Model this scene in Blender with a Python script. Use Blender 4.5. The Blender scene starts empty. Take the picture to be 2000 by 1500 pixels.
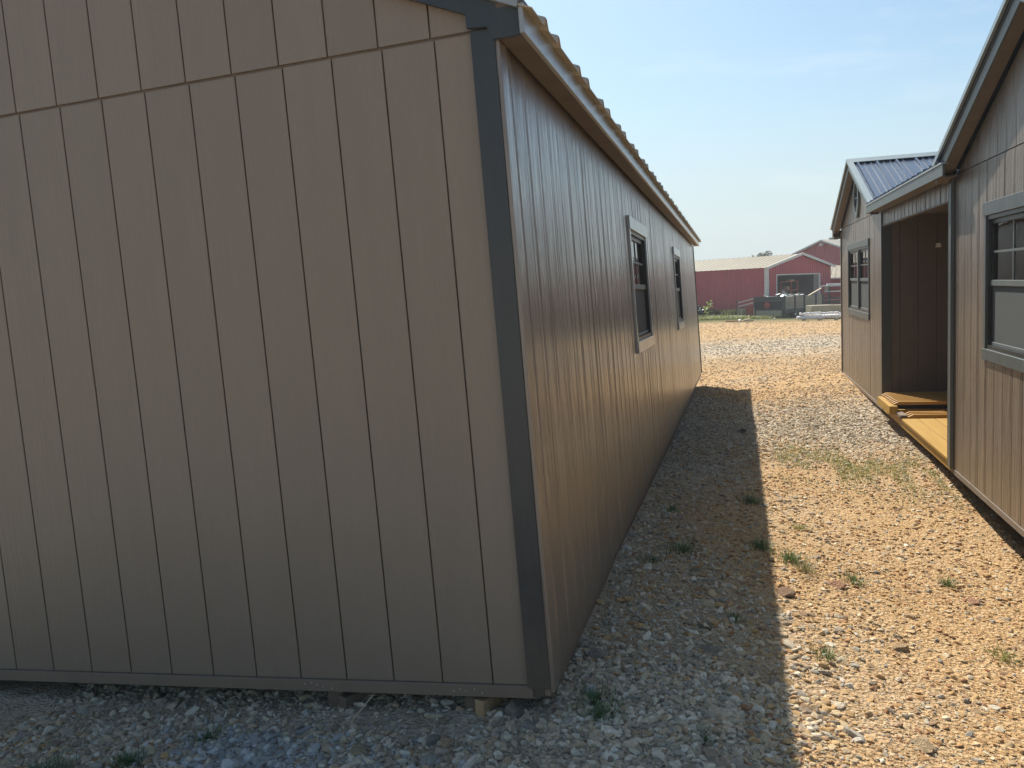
import bpy, math, random
import numpy as np
from mathutils import Matrix, Vector, noise as mnoise

S = bpy.context.scene
COL = S.collection
rnd = random.Random(7)
R = math.radians
CZ = 1.65                                   # camera height above the local datum

# ------------------------------------------------------------------ camera
cam = bpy.data.cameras.new('camera')
cam.sensor_width = 36.0
cam.lens = 36.0 * 1670 / 2000
cam.clip_start = 0.05
cam.clip_end = 6000
co = bpy.data.objects.new('camera', cam)
COL.objects.link(co)
S.camera = co
W = Matrix(((0.9668890843612812, -0.008281972898336928, -0.25506255598953387),
            (0.2525006961426076, -0.11385705189164103, 0.960874586083971),
            (-0.03699860795356312, -0.993462621672026, -0.10799593672931938)))
m = Matrix.Identity(4)
for r_ in range(3):
    m[r_][0] = W[r_][0]; m[r_][1] = -W[r_][1]; m[r_][2] = -W[r_][2]
m[2][3] = CZ
co.matrix_world = m

# ------------------------------------------------------------------ world, sun, exposure
sun_dir = Vector((-0.335, 0.74, 1.0)).normalized()
elev = math.asin(sun_dir.z)
azim = math.atan2(sun_dir.x, sun_dir.y)
world = bpy.data.worlds.new("World")
S.world = world
world.use_nodes = True
wn = world.node_tree.nodes; wl = world.node_tree.links
sky = wn.new('ShaderNodeTexSky')
sky.sky_type = 'NISHITA'; sky.sun_disc = False
sky.sun_elevation = elev; sky.sun_rotation = azim
sky.altitude = 200; sky.air_density = 1.0; sky.dust_density = 2.0; sky.ozone_density = 1.0
bg = wn['Background']
bg.inputs[1].default_value = 0.080
tint = wn.new('ShaderNodeMix'); tint.data_type = 'RGBA'; tint.blend_type = 'MULTIPLY'; tint.inputs[0].default_value = 1
tint.inputs[7].default_value = (.765, .93, .95, 1)
wl.new(sky.outputs[0], tint.inputs[6])
# pale band of ground haze all round the horizon
tcw = wn.new('ShaderNodeTexCoord'); sp_ = wn.new('ShaderNodeSeparateXYZ'); wl.new(tcw.outputs['Generated'], sp_.inputs[0])
mr_ = wn.new('ShaderNodeMapRange'); mr_.inputs[1].default_value = .30; mr_.inputs[2].default_value = -.02; mr_.inputs[3].default_value = 0; mr_.inputs[4].default_value = .85
mr_.interpolation_type = 'SMOOTHERSTEP'; wl.new(sp_.outputs[2], mr_.inputs[0])
hzm = wn.new('ShaderNodeMix'); hzm.data_type = 'RGBA'; wl.new(mr_.outputs[0], hzm.inputs[0]); wl.new(tint.outputs[2], hzm.inputs[6])
hzm.inputs[7].default_value = (4.9, 5.6, 5.9, 1)
# faint torn streaks of high thin cloud
cmp_ = wn.new('ShaderNodeMapping'); cmp_.inputs['Scale'].default_value = (3, 3, 16); cmp_.inputs['Rotation'].default_value = (0, .12, .5); wl.new(tcw.outputs['Generated'], cmp_.inputs[0])
cn_ = wn.new('ShaderNodeTexNoise'); cn_.inputs['Scale'].default_value = 1.3; cn_.inputs['Detail'].default_value = 8; cn_.inputs['Roughness'].default_value = .6; wl.new(cmp_.outputs[0], cn_.inputs['Vector'])
cr_ = wn.new('ShaderNodeMapRange'); cr_.inputs[1].default_value = .54; cr_.inputs[2].default_value = .80; cr_.inputs[4].default_value = .40; wl.new(cn_.outputs[0], cr_.inputs[0])
clm = wn.new('ShaderNodeMix'); clm.data_type = 'RGBA'; wl.new(cr_.outputs[0], clm.inputs[0]); wl.new(hzm.outputs[2], clm.inputs[6]); clm.inputs[7].default_value = (7.0, 7.3, 7.5, 1)
wl.new(clm.outputs[2], bg.inputs[0])
sl = bpy.data.lights.new('sun', 'SUN')
sl.energy = 4.5; sl.angle = R(0.55); sl.color = (1.0, 0.93, 0.82)
so = bpy.data.objects.new('sun', sl); COL.objects.link(so)
so.rotation_euler = sun_dir.to_track_quat('Z', 'Y').to_euler()
so.location = (0, 0, 30)
S.view_settings.view_transform = 'Standard'
S.view_settings.look = 'None'
S.view_settings.exposure = 0.8
S.view_settings.gamma = 1.0
S.view_settings.use_curve_mapping = False
S.cycles.max_bounces = 8
S.cycles.diffuse_bounces = 5
S.cycles.glossy_bounces = 4
S.cycles.transparent_max_bounces = 12
S.cycles.use_denoising = True

# ------------------------------------------------------------------ materials
def mat(name):
    mm = bpy.data.materials.new(name); mm.use_nodes = True
    return mm, mm.node_tree.nodes, mm.node_tree.links, mm.node_tree.nodes['Principled BSDF']

def rgb(c): return (c[0], c[1], c[2], 1)

def noise_node(n, l, vec, scale, detail=4, rough=.55):
    t = n.new('ShaderNodeTexNoise'); t.inputs['Scale'].default_value = scale
    t.inputs['Detail'].default_value = detail; t.inputs['Roughness'].default_value = rough
    if vec is not None: l.new(vec, t.inputs['Vector'])
    return t

def ramp(n, l, fac, stops):
    r = n.new('ShaderNodeValToRGB'); e = r.color_ramp.elements
    while len(e) > 1: e.remove(e[-1])
    e[0].position = stops[0][0]; e[0].color = rgb(stops[0][1])
    for p, c in stops[1:]:
        k = e.new(p); k.color = rgb(c)
    l.new(fac, r.inputs[0]); return r

def mapping(n, l, scale, src='Object', randomise=0.0):
    tc = n.new('ShaderNodeTexCoord'); mp = n.new('ShaderNodeMapping')
    mp.inputs['Scale'].default_value = scale
    if randomise:
        oi = n.new('ShaderNodeObjectInfo')
        mu = n.new('ShaderNodeMath'); mu.operation = 'MULTIPLY'; mu.inputs[1].default_value = randomise
        l.new(oi.outputs['Random'], mu.inputs[0])
        cx = n.new('ShaderNodeCombineXYZ')
        l.new(mu.outputs[0], cx.inputs[0]); l.new(mu.outputs[0], cx.inputs[1]); l.new(mu.outputs[0], cx.inputs[2])
        va = n.new('ShaderNodeVectorMath'); va.operation = 'ADD'
        l.new(tc.outputs[src], va.inputs[0]); l.new(cx.outputs[0], va.inputs[1])
        l.new(va.outputs[0], mp.inputs[0])
    else:
        l.new(tc.outputs[src], mp.inputs[0])
    return mp

def siding_mat(name, col, rough, spec, grain, coarse, streak=.0, dist=.0011, coat=0):
    """painted engineered-wood siding with an embossed cedar grain"""
    mm, n, l, p = mat(name)
    m1 = mapping(n, l, (1, 1, 1), randomise=23.0)
    ms = n.new('ShaderNodeMapping'); ms.inputs['Scale'].default_value = (75, 75, 2.2); l.new(m1.outputs[0], ms.inputs[0])
    mr = n.new('ShaderNodeMapping'); mr.inputs['Scale'].default_value = (5, 5, .55); l.new(m1.outputs[0], mr.inputs[0])
    mh = n.new('ShaderNodeMapping'); mh.inputs['Scale'].default_value = (30, 30, 160); l.new(m1.outputs[0], mh.inputs[0])
    n1 = noise_node(n, l, ms.outputs[0], 1.0, 5, .6)
    n2 = noise_node(n, l, mr.outputs[0], 1.0, 2, .5)
    mul = n.new('ShaderNodeMath'); mul.operation = 'MULTIPLY'; mul.inputs[1].default_value = 120; l.new(n2.outputs[0], mul.inputs[0])
    sn = n.new('ShaderNodeMath'); sn.operation = 'SINE'; l.new(mul.outputs[0], sn.inputs[0])
    # cathedral grain only in patches
    n3 = noise_node(n, l, mr.outputs[0], .7, 1, .5)
    pr = ramp(n, l, n3.outputs[0], [(.5, (0, 0, 0)), (.62, (1, 1, 1))])
    pm = n.new('ShaderNodeMath'); pm.operation = 'MULTIPLY'; l.new(sn.outputs[0], pm.inputs[0]); l.new(pr.outputs[0], pm.inputs[1])
    n4 = noise_node(n, l, mh.outputs[0], 1.0, 3, .6)
    n5 = noise_node(n, l, m1.outputs[0], 420, 2, .5)
    def madd(a, k, b=None):
        q = n.new('ShaderNodeMath'); q.operation = 'MULTIPLY_ADD'; l.new(a, q.inputs[0]); q.inputs[1].default_value = k
        if b is not None: l.new(b, q.inputs[2])
        else: q.inputs[2].default_value = 0
        return q.outputs[0]
    h = madd(n1.outputs[0], grain)
    h = madd(pm.outputs[0], .22 * grain, h)
    h = madd(n4.outputs[0], coarse, h)
    ml = n.new('ShaderNodeMapping'); ml.inputs['Scale'].default_value = (26, 26, 1.1); l.new(m1.outputs[0], ml.inputs[0])
    n6 = noise_node(n, l, ml.outputs[0], 1.0, 4, .6)
    r6 = ramp(n, l, n6.outputs[0], [(.44, (0, 0, 0)), (.5, (1, 1, 1)), (.56, (.3, .3, .3))])
    h = madd(r6.outputs[0], grain * .8, h)
    h = madd(n5.outputs[0], .35, h)
    b = n.new('ShaderNodeBump'); b.inputs['Strength'].default_value = .8; b.inputs['Distance'].default_value = dist
    l.new(h, b.inputs['Height']); l.new(b.outputs[0], p.inputs['Normal'])
    mb = n.new('ShaderNodeMapping'); mb.inputs['Scale'].default_value = (9, 9, 1.1); l.new(m1.outputs[0], mb.inputs[0])
    nb = noise_node(n, l, mb.outputs[0], 1.0, 6, .65)
    rp = ramp(n, l, nb.outputs[0], [(.3, [c * (.86 - streak) for c in col]), (.7, [c * (1.12 + streak) for c in col])])
    # a dusty tide of soil near the foot of the wall
    tc = n.new('ShaderNodeTexCoord'); sx = n.new('ShaderNodeSeparateXYZ'); l.new(tc.outputs['Object'], sx.inputs[0])
    nd = noise_node(n, l, tc.outputs['Object'], 2.5, 5, .7)
    z2 = n.new('ShaderNodeMath'); z2.operation = 'MULTIPLY_ADD'; l.new(nd.outputs[0], z2.inputs[0]); z2.inputs[1].default_value = -.55; l.new(sx.outputs[2], z2.inputs[2])
    dr = n.new('ShaderNodeMapRange'); dr.inputs[1].default_value = .12; dr.inputs[2].default_value = -.28; dr.inputs[3].default_value = 0; dr.inputs[4].default_value = .4
    l.new(z2.outputs[0], dr.inputs[0])
    mx = n.new('ShaderNodeMix'); mx.data_type = 'RGBA'; l.new(dr.outputs[0], mx.inputs[0]); l.new(rp.outputs[0], mx.inputs[6]); mx.inputs[7].default_value = (.22, .16, .1, 1)
    ob_ = n.new('ShaderNodeObjectInfo'); tv = n.new('ShaderNodeMapRange'); tv.inputs[3].default_value = .955; tv.inputs[4].default_value = 1.045
    l.new(ob_.outputs['Random'], tv.inputs[0])
    tm = n.new('ShaderNodeVectorMath'); tm.operation = 'SCALE'; l.new(mx.outputs[2], tm.inputs[0]); l.new(tv.outputs[0], tm.inputs['Scale'])
    vo = n.new('ShaderNodeTexVoronoi'); vo.inputs['Scale'].default_value = 3.2; l.new(tc.outputs['Object'], vo.inputs['Vector'])
    sc2 = n.new('ShaderNodeMapRange'); sc2.inputs[1].default_value = .016; sc2.inputs[2].default_value = .008; sc2.inputs[3].default_value = 0; sc2.inputs[4].default_value = .8
    l.new(vo.outputs['Distance'], sc2.inputs[0])
    sm = n.new('ShaderNodeMix'); sm.data_type = 'RGBA'; l.new(sc2.outputs[0], sm.inputs[0]); l.new(tm.outputs[0], sm.inputs[6]); sm.inputs[7].default_value = (.5, .46, .4, 1)
    l.new(sm.outputs[2], p.inputs['Base Color'])
    rr = n.new('ShaderNodeMapRange'); rr.inputs[3].default_value = rough - .08; rr.inputs[4].default_value = rough + .08
    l.new(n1.outputs[0], rr.inputs[0]); l.new(rr.outputs[0], p.inputs['Roughness'])
    p.inputs['Specular IOR Level'].default_value = spec
    if coat:
        b2 = n.new('ShaderNodeBump'); b2.inputs['Strength'].default_value = .6; b2.inputs['Distance'].default_value = .0012
        l.new(r6.outputs[0], b2.inputs['Height'])
        p.inputs['Coat Weight'].default_value = coat; p.inputs['Coat Roughness'].default_value = .20; p.inputs['Coat IOR'].default_value = 1.5
        l.new(b2.outputs[0], p.inputs['Coat Normal'])
    return mm

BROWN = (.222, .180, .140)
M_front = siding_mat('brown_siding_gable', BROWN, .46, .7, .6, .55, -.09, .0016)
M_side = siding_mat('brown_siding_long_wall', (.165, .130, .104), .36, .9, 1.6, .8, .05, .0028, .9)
M_cabin = siding_mat('brown_siding_cabin', (.158, .120, .088), .40, .8, 1.8, 1.0, .10, .0030, .25)
M_skid = siding_mat('brown_skid_paint', (.175, .138, .113), .6, .4, .5, .3)
M_soffit = siding_mat('brown_soffit', (.14, .115, .10), .6, .4, .4, .3)
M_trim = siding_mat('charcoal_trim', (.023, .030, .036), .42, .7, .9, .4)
M_trimR = siding_mat('charcoal_trim_sunlit_copy', (.075, .092, .095), .45, .65, .9, .4)  # lighter copy of the charcoal paint, sunlight put into its colour
M_fascia = siding_mat('charcoal_fascia_sheen_tone', (.27, .30, .32), .34, .8, .3, .2, 0, .0008, .8)  # charcoal boards lightened, their grazing sheen put into the base colour

def simple(name, col, rough=.6, metal=0, spec=.5, nscale=8, var=.15, bump=0, bscale=60, stretch=(1, 1, 1), coord='Object'):
    mm, n, l, p = mat(name)
    mp = mapping(n, l, stretch, coord, 0)
    t = noise_node(n, l, mp.outputs[0], nscale, 6, .65)
    rp = ramp(n, l, t.outputs[0], [(.28, [c * (1 - var) for c in col]), (.72, [c * (1 + var) for c in col])])
    l.new(rp.outputs[0], p.inputs['Base Color'])
    p.inputs['Roughness'].default_value = rough; p.inputs['Metallic'].default_value = metal
    p.inputs['Specular IOR Level'].default_value = spec
    if bump:
        t2 = noise_node(n, l, mp.outputs[0], bscale, 5, .6)
        b = n.new('ShaderNodeBump'); b.inputs['Strength'].default_value = .7; b.inputs['Distance'].default_value = bump
        l.new(t2.outputs[0], b.inputs['Height']); l.new(b.outputs[0], p.inputs['Normal'])
    return mm

M_dark = simple('shadow_backing', (.02, .018, .016), .8)
M_groove = simple('brown_groove', (.17, .138, .115), .6)
M_tan_roof = simple('galvalume_tan_roof', (.46, .40, .31), .6, 0, .5, 3, .12)
M_navy = simple('navy_roof_metal', (.060, .088, .145), .25, .15, .6, 5, .08)
M_navy_cap = simple('navy_ridge_metal', (.24, .29, .30), .35, .3, .6, 5, .08)
M_black = simple('black_vinyl', (.018, .022, .026), .35)
M_rail = simple('grey_sash_rail', (.13, .15, .15), .4)
M_screen = simple('window_screen', (.10, .11, .11), .75, 0, .2, 900, .35)

def glass_mat():
    mm, n, l, p = mat('window_glass')
    n.remove(p)
    o = n['Material Output']
    tr = n.new('ShaderNodeBsdfTransparent'); tr.inputs[0].default_value = (.62, .66, .66, 1)
    gl = n.new('ShaderNodeBsdfGlossy'); gl.inputs['Roughness'].default_value = .015
    fr = n.new('ShaderNodeFresnel'); fr.inputs[0].default_value = 1.75
    tc = n.new('ShaderNodeTexCoord'); t = noise_node(n, l, tc.outputs['Object'], 2.2, 2)
    b = n.new('ShaderNodeBump'); b.inputs['Strength'].default_value = .15; b.inputs['Distance'].default_value = .01
    l.new(t.outputs[0], b.inputs['Height']); l.new(b.outputs[0], gl.inputs['Normal'])
    mx = n.new('ShaderNodeMixShader'); l.new(fr.outputs[0], mx.inputs[0]); l.new(tr.outputs[0], mx.inputs[1]); l.new(gl.outputs[0], mx.inputs[2])
    l.new(mx.outputs[0], o.inputs[0]); return mm
M_glass = glass_mat()

def wood_mat(name, a, b, rough=.55, stretch=(30, 1.2, 30)):
    mm, n, l, p = mat(name)
    mp = mapping(n, l, stretch, randomise=11.0)
    t = noise_node(n, l, mp.outputs[0], 1, 6, .6)
    rp = ramp(n, l, t.outputs[0], [(.25, a), (.75, b)])
    # knots
    mk = n.new('ShaderNodeMapping'); mk.inputs['Scale'].default_value = (9, 3, 9)
    tc = n.new('ShaderNodeTexCoord'); l.new(tc.outputs['Object'], mk.inputs[0])
    v = n.new('ShaderNodeTexVoronoi'); v.inputs['Scale'].default_value = 1.0; l.new(mk.outputs[0], v.inputs['Vector'])
    kr = ramp(n, l, v.outputs['Distance'], [(.0, (.35, .35, .35)), (.13, (1, 1, 1))])
    mx = n.new('ShaderNodeMix'); mx.data_type = 'RGBA'; mx.blend_type = 'MULTIPLY'; mx.inputs[0].default_value = .8
    l.new(rp.outputs[0], mx.inputs[6]); l.new(kr.outputs[0], mx.inputs[7]); l.new(mx.outputs[2], p.inputs['Base Color'])
    p.inputs['Roughness'].default_value = rough
    bb = n.new('ShaderNodeBump'); bb.inputs['Strength'].default_value = .5; bb.inputs['Distance'].default_value = .001
    l.new(t.outputs[0], bb.inputs['Height']); l.new(bb.outputs[0], p.inputs['Normal'])
    return mm
M_deck = wood_mat('yellow_treated_pine', (.31, .165, .020), (.42, .25, .036))
M_baluster = wood_mat('amber_treated_pine', (.36, .18, .03), (.50, .28, .055), .5, (2, 60, 60))
M_block = wood_mat('cut_pine_block', (.30, .19, .10), (.48, .33, .18), .7, (30, 30, 3))
M_blockd = wood_mat('dirty_pine_block', (.12, .09, .065), (.2, .15, .11), .8, (3, 30, 30))

M_red = simple('barn_red_metal', (.38, .048, .068), .45, 0, .5, 1.2, .12)
M_white = simple('white_metal_trim', (.62, .62, .60), .5)
M_barnroof = simple('weathered_tan_roof', (.20, .17, .11), .55, 0, .4, .6, .14)
M_barnroof2 = simple('pale_metal_roof', (.36, .34, .29), .5, 0, .5, .6, .1)
M_steel = simple('dark_trailer_steel', (.045, .055, .06), .5, .3, .5, 6, .3)
M_greyplank = wood_mat('weathered_grey_plank', (.24, .21, .17), (.42, .38, .31), .85, (2, 40, 40))
M_rust = simple('rusty_red_paint', (.28, .05, .035), .6, 0, .4, 14, .4)
M_orange = simple('orange_red_paint', (.55, .11, .05), .5, 0, .5, 6, .2)
M_concrete = simple('tan_concrete', (.36, .33, .24), .85, 0, .3, 5, .2, .004, 30)
M_wrap = simple('white_plastic_wrap', (.78, .78, .80), .35, 0, .5, 9, .06, .01, 8)
M_metal = simple('galvanised_sheet', (.55, .58, .58), .4, .4, .5, 4, .15)
M_bluegrey = simple('blue_grey_panel', (.05, .08, .12), .6)
M_interior = simple('barn_haze_lifted_interior', (.16, .19, .21), .8)  # lining lightened so that haze in the doorway is part of its colour
M_lum = wood_mat('pale_scrap_lumber', (.4, .3, .19), (.6, .5, .36), .8, (3, 30, 30))
M_tyre = simple('black_rubber', (.02, .02, .022), .8)
M_litter = simple('white_plastic_litter', (.75, .75, .74), .5)

# ------------------------------------------------------------------ mesh builder
class MB:
    def __init__(s): s.v = []; s.f = []
    def add(s, vs, fs):
        k = len(s.v); s.v += [tuple(v) for v in vs]; s.f += [tuple(i + k for i in f) for f in fs]; return s
    def box(s, x0, x1, y0, y1, z0, z1):
        if x0 > x1: x0, x1 = x1, x0
        if y0 > y1: y0, y1 = y1, y0
        if z0 > z1: z0, z1 = z1, z0
        vs = [(x0, y0, z0), (x1, y0, z0), (x1, y1, z0), (x0, y1, z0), (x0, y0, z1), (x1, y0, z1), (x1, y1, z1), (x0, y1, z1)]
        return s.add(vs, [(0, 3, 2, 1), (4, 5, 6, 7), (0, 1, 5, 4), (1, 2, 6, 5), (2, 3, 7, 6), (3, 0, 4, 7)])
    def prism(s, poly, ax, a, b):
        """polygon in the two other axes (cyclic order), extruded along axis ax from a to b"""
        n_ = len(poly)
        def P(u, v, w): return {0: (w, u, v), 1: (u, w, v), 2: (u, v, w)}[ax]
        vs = [P(u, v, a) for u, v in poly] + [P(u, v, b) for u, v in poly]
        fs = [tuple(range(n_)), tuple(range(2 * n_ - 1, n_ - 1, -1))]
        fs += [(i, i + n_, (i + 1) % n_ + n_, (i + 1) % n_) for i in range(n_)]
        return s.add(vs, fs)
    def tube(s, p0, p1, r0, r1=None, k=8):
        r1 = r0 if r1 is None else r1
        p0 = Vector(p0); p1 = Vector(p1); d = (p1 - p0).normalized()
        a = d.orthogonal().normalized(); b = d.cross(a)
        vs = []
        for p, r in ((p0, r0), (p1, r1)):
            vs += [p + (a * math.cos(2 * math.pi * i / k) + b * math.sin(2 * math.pi * i / k)) * r for i in range(k)]
        fs = [(i, (i + 1) % k, (i + 1) % k + k, i + k) for i in range(k)] + [tuple(range(k - 1, -1, -1)), tuple(range(k, 2 * k))]
        return s.add(vs, fs)
    def bar(s, p0, p1, w, h):
        """rectangular bar between two points"""
        p0 = Vector(p0); p1 = Vector(p1); d = (p1 - p0).normalized()
        up = Vector((0, 0, 1)) if abs(d.z) < .95 else Vector((1, 0, 0))
        a = d.cross(up).normalized() * w / 2; b = a.cross(d).normalized() * h / 2
        vs = [p + i * a + j * b for p in (p0, p1) for i, j in ((-1, -1), (1, -1), (1, 1), (-1, 1))]
        return s.add(vs, [(0, 1, 2, 3), (7, 6, 5, 4), (0, 4, 5, 1), (1, 5, 6, 2), (2, 6, 7, 3), (3, 7, 4, 0)])
    def build(s, name, material, parent=None, bevel=0, smooth=False):
        me = bpy.data.meshes.new(name); me.from_pydata(s.v, [], s.f); me.materials.append(material)
        import bmesh
        bm = bmesh.new(); bm.from_mesh(me); bmesh.ops.recalc_face_normals(bm, faces=bm.faces)
        if bevel: bmesh.ops.bevel(bm, geom=list(bm.edges), offset=bevel, segments=1, affect='EDGES')
        bm.to_mesh(me); bm.free()
        if smooth: me.polygons.foreach_set('use_smooth', [True] * len(me.polygons))
        o = bpy.data.objects.new(name, me); COL.objects.link(o)
        if parent is not None: o.parent = parent
        return o

def tag(o, label=None, cat=None, group=None, kind=None):
    if label: o['label'] = label
    if cat: o['category'] = cat
    if group: o['group'] = group
    if kind: o['kind'] = kind
    return o

def thing(name, label, cat, loc=(0, 0, 0), rz=0, group=None, mw=None):
    o = bpy.data.objects.new(name, None); o.empty_display_size = .2; COL.objects.link(o)
    if mw is not None: o.matrix_world = mw
    else: o.location = loc; o.rotation_euler = (0, 0, rz)
    return tag(o, label, cat, group)

def frame(rows, org):
    mm = Matrix.Identity(4)
    for i in range(3):
        for j in range(3): mm[i][j] = rows[i][j]
        mm[i][3] = org[i]
    mm[2][3] += CZ
    return mm

# ------------------------------------------------------------------ ground height (thin-plate through surveyed spots)
GP = np.array([(-4, 2.9, -1.76), (-2.5, 2.4, -1.68), (-2.5, 2.95, -1.715), (-1.6, 2.9, -1.655), (-.9, 2.95, -1.605), (-.62, 3.0, -1.55), (-.64, 4.4, -1.525), (-.64, 5.6, -1.555),
               (-.64, 7.5, -1.605), (-.64, 11.4, -1.68), (-.65, 14, -1.74), (-.7, 15.6, -1.87), (-.65, 17.2, -1.90), (.2, 14.6, -1.775), (.2, 10, -1.70), (.3, 6, -1.665),
               (.3, 4, -1.625), (.3, 2.8, -1.615), (1.75, 3, -1.87), (1.78, 6.5, -1.855), (1.77, 8, -1.78), (1.75, 9.5, -1.745), (1.74, 11.4, -1.69),
               (1.73, 12.6, -1.655), (1.70, 14.2, -1.60), (1.7, 15.4, -1.585), (2.2, 17.5, -1.72), (.5, 18, -1.82), (0, 25, -1.87), (1.3, 40, -2.0), (0, 46, -2.03), (2, 52, -2.12),
               (-2, 58, -2.18), (6, 62, -2.22), (6, 50, -2.14), (-8, 50, -2.1), (0, -3, -1.62), (-5, -3, -1.68), (5, 0, -1.85), (6, 10, -1.85), (-2.7, 7, -1.78), (-2.7, 12, -1.85),
               (-5.2, 8, -1.9), (-5.2, 14, -1.95), (3.6, 8, -1.84), (3.6, 14, -1.72), (14, 40, -2.1)])
def _tps():
    P_ = GP[:, :2] * np.array([1, .6]); n_ = len(P_)
    d = np.linalg.norm(P_[:, None] - P_[None], axis=2); K = np.where(d > 0, d * d * np.log(d + 1e-9), 0) + .02 * np.eye(n_)
    A = np.zeros((n_ + 3, n_ + 3)); A[:n_, :n_] = K; A[:n_, n_] = 1; A[:n_, n_ + 1:] = P_; A[n_:, :n_] = A[:n_, n_:].T
    return P_, np.linalg.solve(A, np.r_[GP[:, 2], 0, 0, 0])
_P, _w = _tps()
def smooth_noise(x, y, s, seed=0):
    """cheap vectorised value noise"""
    x = x / s + seed * 17.3; y = y / s + seed * 9.1
    xi = np.floor(x); yi = np.floor(y); fx = x - xi; fy = y - yi
    fx = fx * fx * (3 - 2 * fx); fy = fy * fy * (3 - 2 * fy)
    def h(a, b): q = np.sin(a * 127.1 + b * 311.7 + seed * 3.7) * 43758.5453; return q - np.floor(q)
    return (h(xi, yi) * (1 - fx) + h(xi + 1, yi) * fx) * (1 - fy) + (h(xi, yi + 1) * (1 - fx) + h(xi + 1, yi + 1) * fx) * fy
RUTS = ((20.6, .42, .17), (22.3, .42, .17), (28.5, -.18, .22), (30.4, -.18, .22), (35.5, .1, .25))
def gz(x, y):
    x = np.atleast_1d(np.asarray(x, float)); y = np.atleast_1d(np.asarray(y, float))
    q = np.stack([np.clip(x, -9, 14), np.clip(y, -4, 64) * .6], 1)
    out = np.full(len(x), 0.0)
    for i in range(0, len(x), 20000):
        d = np.linalg.norm(q[i:i + 20000, None] - _P[None], axis=2)
        K = np.where(d > 0, d * d * np.log(d + 1e-9), 0)
        out[i:i + 20000] = K @ _w[:-3] + _w[-3] + q[i:i + 20000] @ _w[-2:]
    out = np.clip(out, -2.6, -1.45)
    far = np.clip((np.hypot(x, y - 20) - 45) / 60, 0, 1)
    out = out * (1 - far) - 2.35 * far
    near = np.exp(-np.maximum(0, y - 20) / 12)
    out += ((smooth_noise(x, y, .55, 1) - .5) * .022 + (smooth_noise(x, y, .17, 2) - .5) * .012) * near
    out += (smooth_noise(x, y, 3.0, 3) - .5) * .05 * np.clip((y - 17) / 6, 0, 1)
    for c0, k_, w_ in RUTS:
        d = (y - (c0 + k_ * x + .9 * np.sin(x * .35))) / w_
        out += (-.045 * np.exp(-d * d) + .022 * (np.exp(-(d - 1.6) ** 2) + np.exp(-(d + 1.6) ** 2))) * (np.abs(x) < 12)
    return out + CZ
def g1(x, y): return float(gz(x, y)[0])

def axis_lines(a, b, step, lo, hi, grow=1.25):
    c = list(np.arange(a, b + 1e-6, step)); s_ = step
    while c[-1] < hi: s_ *= grow; c.append(c[-1] + s_)
    s_ = step; pre = []
    p_ = a
    while p_ > lo: s_ *= grow; p_ -= s_; pre.append(p_)
    return np.array(pre[::-1] + c)
xs = axis_lines(-3.2, 2.4, .05, -1800, 1800, 1.17)
ys = np.concatenate([axis_lines(1.6, 17.0, .05, -1500, 17.0, 1.09)[:-1], np.arange(17.0, 40, .09), axis_lines(40, 40.1, .12, 40.05, 2500, 1.09)])
ys = np.unique(np.round(ys, 4))
X, Y = np.meshgrid(xs, ys)
Z = gz(X.ravel(), Y.ravel())
me = bpy.data.meshes.new('ground')
nx, ny = len(xs), len(ys)
V = np.stack([X.ravel(), Y.ravel(), Z], 1)
ii, jj = np.meshgrid(np.arange(nx - 1), np.arange(ny - 1))
k0 = (jj * nx + ii).ravel()
F_ = np.stack([k0, k0 + 1, k0 + nx + 1, k0 + nx], 1)
me.from_pydata(V.tolist(), [], F_.tolist())
me.polygons.foreach_set('use_smooth', [True] * len(me.polygons))

# regional mix of grey crushed stone over orange clay: shared by the ground colour and the gravel
def grey_zone(x, y):
    a = np.exp(-((y - 10.3 - .25 * x) / 2.1) ** 2) * 1.0                      # pale band between the sheds
    b = np.exp(-((y - 25.5 - .5 * x) / 4.2) ** 2)                              # far white stripe of stone
    c = np.clip((4.6 - y) / 1.6, 0, 1) * np.clip((.28 - x) / .35, 0, 1)        # foreground left
    d = np.clip((.35 - x) / .5, 0, 1) * np.clip((15 - y) / 2, 0, 1) * .75      # strip along the left shed
    dirt = np.exp(-((x - .05) / .45) ** 2 - ((y - 5.9) / .8) ** 2) * .9 + np.exp(-((x + .1) / .4) ** 2 - ((y - 13.2) / 1.0) ** 2) * .6
    v = np.clip(np.maximum.reduce([a, b, c, d]) - dirt, 0, 1)
    nz = smooth_noise(x, y, .9, 5) * .6 + smooth_noise(x, y, .35, 6) * .4
    return np.clip(v + (nz - .5) * .7, 0, 1)
gzv = grey_zone(V[:, 0], V[:, 1])
at = me.color_attributes.new('mix', 'FLOAT_COLOR', 'POINT')
grass_far = np.clip((V[:, 1] - 46.5 - .2 * np.abs(V[:, 0]) + 4 * smooth_noise(V[:, 0], V[:, 1], 2.2, 8)) / 3.0, 0, 1)
colr = np.stack([gzv, grass_far, np.zeros_like(gzv), np.ones_like(gzv)], 1).astype('f4')
at.data.foreach_set('color', colr.ravel())

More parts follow.
